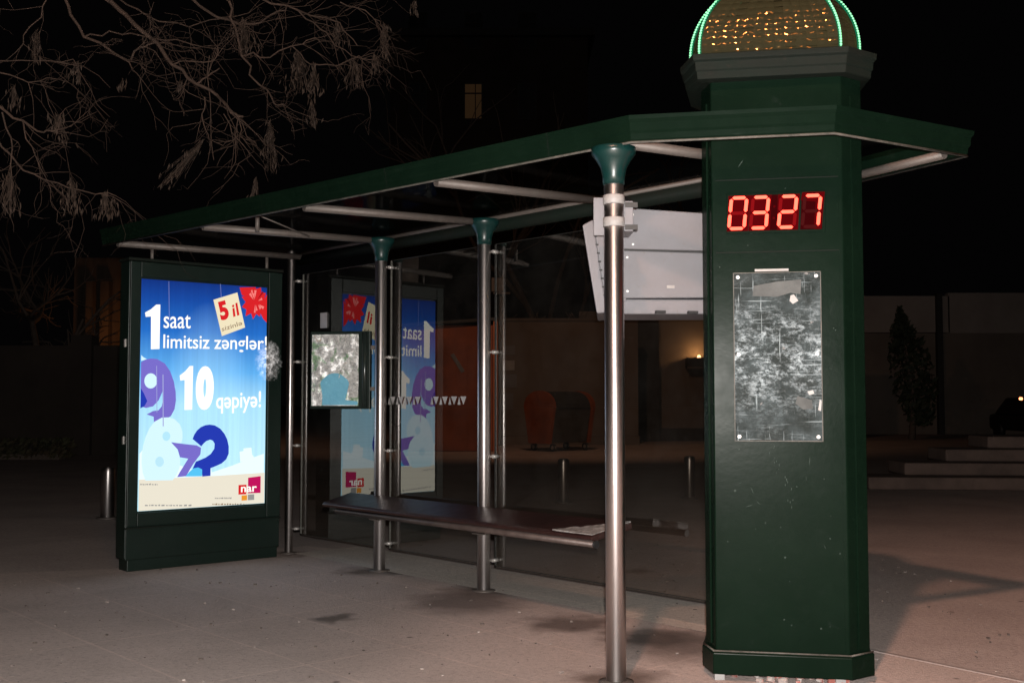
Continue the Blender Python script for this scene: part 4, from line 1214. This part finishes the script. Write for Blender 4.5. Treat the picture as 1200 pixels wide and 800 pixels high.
m = MB(); m.box((FP.x + .072, FP.y + .12, 2.18), (.045, .20, .145)); m.build('clamp_plate', GREY, DS, .004)

# ------------------------------------------------------------------ bare ash tree over the shelter, trunk outside the frame
TR = thing('ash_tree', (-6.4, 9.6, 0), 'bare branching tree with hanging dry seed bunches above the shelter', 'tree')
TD = 8.9


def tp(u, v, y=TD):
    return Vector((U(u, y), y, Z(v, y)))


twig = MB(); tips = []
random.seed(21)


def limb(path, r0, r1, y0=TD, y1=None, lev=2, kids=6, droop=.05):
    y1 = y1 or y0; n_ = len(path); pts = []
    for i, (u, v) in enumerate(path):
        pts.append(tp(u, v, y0 + (y1 - y0) * i / (n_ - 1)))
    sm = []
    for i in range(n_ - 1):
        for k_ in range(3):
            q = pts[i].lerp(pts[i + 1], k_ / 3); sm.append(q + Vector((random.gauss(0, .012), random.gauss(0, .02), random.gauss(0, .012))) if k_ else q)
    sm.append(pts[-1])
    twig.tube(sm, [r0 + (r1 - r0) * i / (len(sm) - 1) for i in range(len(sm))], 6, cap=False)
    for k_ in range(kids):
        j = random.randint(len(sm) // 4, len(sm) - 1); d = (sm[min(j + 1, len(sm) - 1)] - sm[j - 1]).normalized()
        d = (d + Vector((random.gauss(0, .7), random.gauss(0, .6), random.gauss(-.25, .6)))).normalized()
        tips.extend(rec(twig, sm[j], d, random.uniform(.2, .55), max(.0029, r1 * .62), lev, droop, .6, (1, 3), .34))


trunk = [Vector((-6.4, 9.6, 0)), Vector((-6.3, 9.6, 1.6)), Vector((-6.1, 9.5, 3.2)), Vector((-5.7, 9.3, 4.6)), Vector((-5.0, 9.1, 5.6))]
MB().tube(trunk, [.24, .2, .17, .14, .11], 12).build('trunk', WOODG, TR)
twig.tube([trunk[3], tp(-60, -60), tp(40, -70), tp(121, -6)], [.08, .05, .035, .022], 8)
twig.tube([trunk[4], tp(60, -140), tp(200, -70), tp(262, -8)], [.08, .05, .03, .018], 8)
twig.tube([trunk[3], tp(-70, 60, 8.4), tp(-10, 120, 8.2)], [.07, .035, .016], 8)
limb([(121, -6), (150, 22), (179, 46), (196, 71), (225, 94), (250, 108), (267, 129), (281, 133)], .020, .009, kids=9)
limb([(60, -30), (71, 0), (90, 37), (140, 65), (157, 50), (175, 44)], .015, .007, kids=9)
limb([(140, 65), (150, 78), (158, 86)], .006, .003, kids=2, lev=1)
limb([(225, 94), (238, 85), (252, 75)], .009, .005, kids=2, lev=1)
limb([(200, -20), (240, 8), (275, 22), (300, 20), (330, 5)], .014, .006, 9.2, kids=9)
limb([(262, -8), (270, 25), (278, 60), (300, 95), (318, 118), (330, 122)], .012, .005, 9.0, kids=8)
limb([(278, 60), (300, 62), (338, 48), (366, 38)], .008, .004, 9.0, kids=7)
limb([(300, -10), (345, 5), (395, 20), (416, 48)], .010, .004, 9.1, kids=9)
limb([(345, 5), (372, 28), (390, 48), (418, 62)], .007, .003, 9.1, kids=5)
limb([(338, 48), (360, 70), (392, 72), (418, 60), (436, 64)], .006, .0035, 9.1, kids=7, droop=.12)
limb([(395, -5), (425, 5), (443, 18), (447, 34)], .006, .003, 9.2, kids=5)
limb([(196, 71), (210, 66), (245, 66), (250, 50)], .007, .004, kids=6)
limb([(235, 110), (232, 130), (240, 155), (258, 168)], .006, .003, kids=5, lev=1)
limb([(240, 60), (240, 100), (243, 150), (247, 185)], .005, .003, 9.0, kids=4, lev=1)
limb([(258, 130), (275, 160), (290, 180)], .005, .003, 8.9, kids=4, lev=1)
limb([(90, 37), (120, 30), (160, 36), (200, 40), (250, 52)], .007, .004, 9.1, kids=7)
limb([(-10, 120), (20, 138), (45, 152), (62, 148), (64, 132)], .011, .004, 8.2, kids=8)
limb([(-10, 160), (15, 190), (45, 208), (75, 218), (108, 226), (132, 228)], .008, .004, 8.2, kids=8, droop=.14)
limb([(20, 138), (32, 170), (48, 205)], .006, .003, 8.2, kids=5)
limb([(-10, 66), (30, 66), (78, 64)], .005, .003, 8.3, kids=4, lev=1)
limb([(-10, 80), (25, 92), (60, 88)], .006, .003, 8.3, kids=5)
limb([(-5, 128), (8, 170), (8, 230)], .007, .004, 8.2, kids=5, droop=.1)
limb([(48, -15), (25, 25), (10, 55)], .006, .003, 8.5, kids=5, droop=.1)
limb([(130, -10), (165, 12), (215, 25), (255, 15)], .008, .004, 9.2, kids=7)
SEED = pbr('dry_seed', (.052, .031, .020), .8, 0, (.034, .021, .014), 6, .1, 30)
twig.build('branches', pbr('twig_bark', (.078, .046, .032), .85, 0, (.044, .027, .019), 8, .4, 40), TR)


def bunch(u, v, h, w, y, n_=55, lean=0.0):
    m = MB(); top = tp(u, v, y)
    for i in range(n_):
        f = random.random() ** .8; c_ = top + Vector(((random.gauss(0, .35) * w * (.35 + f * .8)) + lean * f * h, random.gauss(0, .35) * w, -h * f))
        d = Vector((random.gauss(0, .3) + lean * .5, random.gauss(0, .3), -1)).normalized(); e = d.orthogonal().normalized(); e.rotate(Matrix.Rotation(random.uniform(0, 6.28), 3, d)) ; s = random.uniform(.022, .036)
        m.add([c_ - d * s, c_ + e * s * .2, c_ + d * s, c_ - e * s * .2], [(0, 1, 2, 3)])
        if i % 2 == 0:
            m.tube([top.lerp(c_, random.uniform(0, .4)), c_], .0016, 3, cap=False)
    m.build('seed_bunch', SEED, TR)


for (u, v, h, w, y, n_, le) in ((33, 28, .26, .09, 8.4, 50, 0), (84, 66, .17, .08, 8.4, 34, -.2), (137, 88, .1, .05, 8.9, 14, 0), (236, 160, .40, .13, 8.9, 90, -.85), (312, 138, .42, .11, 9.0, 95, .05), (298, 205, .2, .07, 8.9, 34, -.2),
                               (345, 55, .34, .16, 9.1, 100, .1), (362, 112, .24, .10, 9.1, 50, .1), (365, 70, .30, .12, 9.1, 60, 0), (412, 64, .24, .16, 9.1, 60, -.1), (436, 58, .16, .06, 9.1, 28, .1), (447, 20, .3, .07, 9.2, 60, .05),
                               (484, -8, .13, .06, 9.2, 30, 0), (392, 18, .2, .1, 9.1, 40, 0), (280, 18, .3, .16, 9.2, 90, 0), (60, 130, .22, .14, 8.2, 60, .2), (78, 208, .26, .13, 8.2, 70, .1), (120, 226, .2, .15, 8.2, 70, .1),
                               (6, 200, .32, .12, 8.2, 80, 0), (8, 95, .2, .1, 8.3, 40, 0), (205, 90, .14, .05, 8.9, 22, 0)):
    bunch(u, v, h, w, y, n_, le)

# ------------------------------------------------------------------ grit and scraps lying on the pavement
m = MB(); rr = random.Random(11)
for i in range(420):
    x, y = rr.uniform(-3.6, 3.2), rr.uniform(4.6, 9.2)
    s = rr.choice((.004, .005, .006, .008, .012)); a = rr.uniform(0, 6.28); b = rr.uniform(0, .5)
    m.box((x, y, s * .3), (s * rr.uniform(1, 2.2), s, s * .6), 0, Matrix.Rotation(a, 3, 'Z') @ Matrix.Rotation(b, 3, 'X'))
tag(m.build('grit', pbr('grit', (.10, .08, .07), .9, 0, (.38, .33, .30), 2.5, .2, 40, lo=.5, hi=.62)), 'loose grit and crumbs scattered over the pavement', 'grit', kind='stuff')
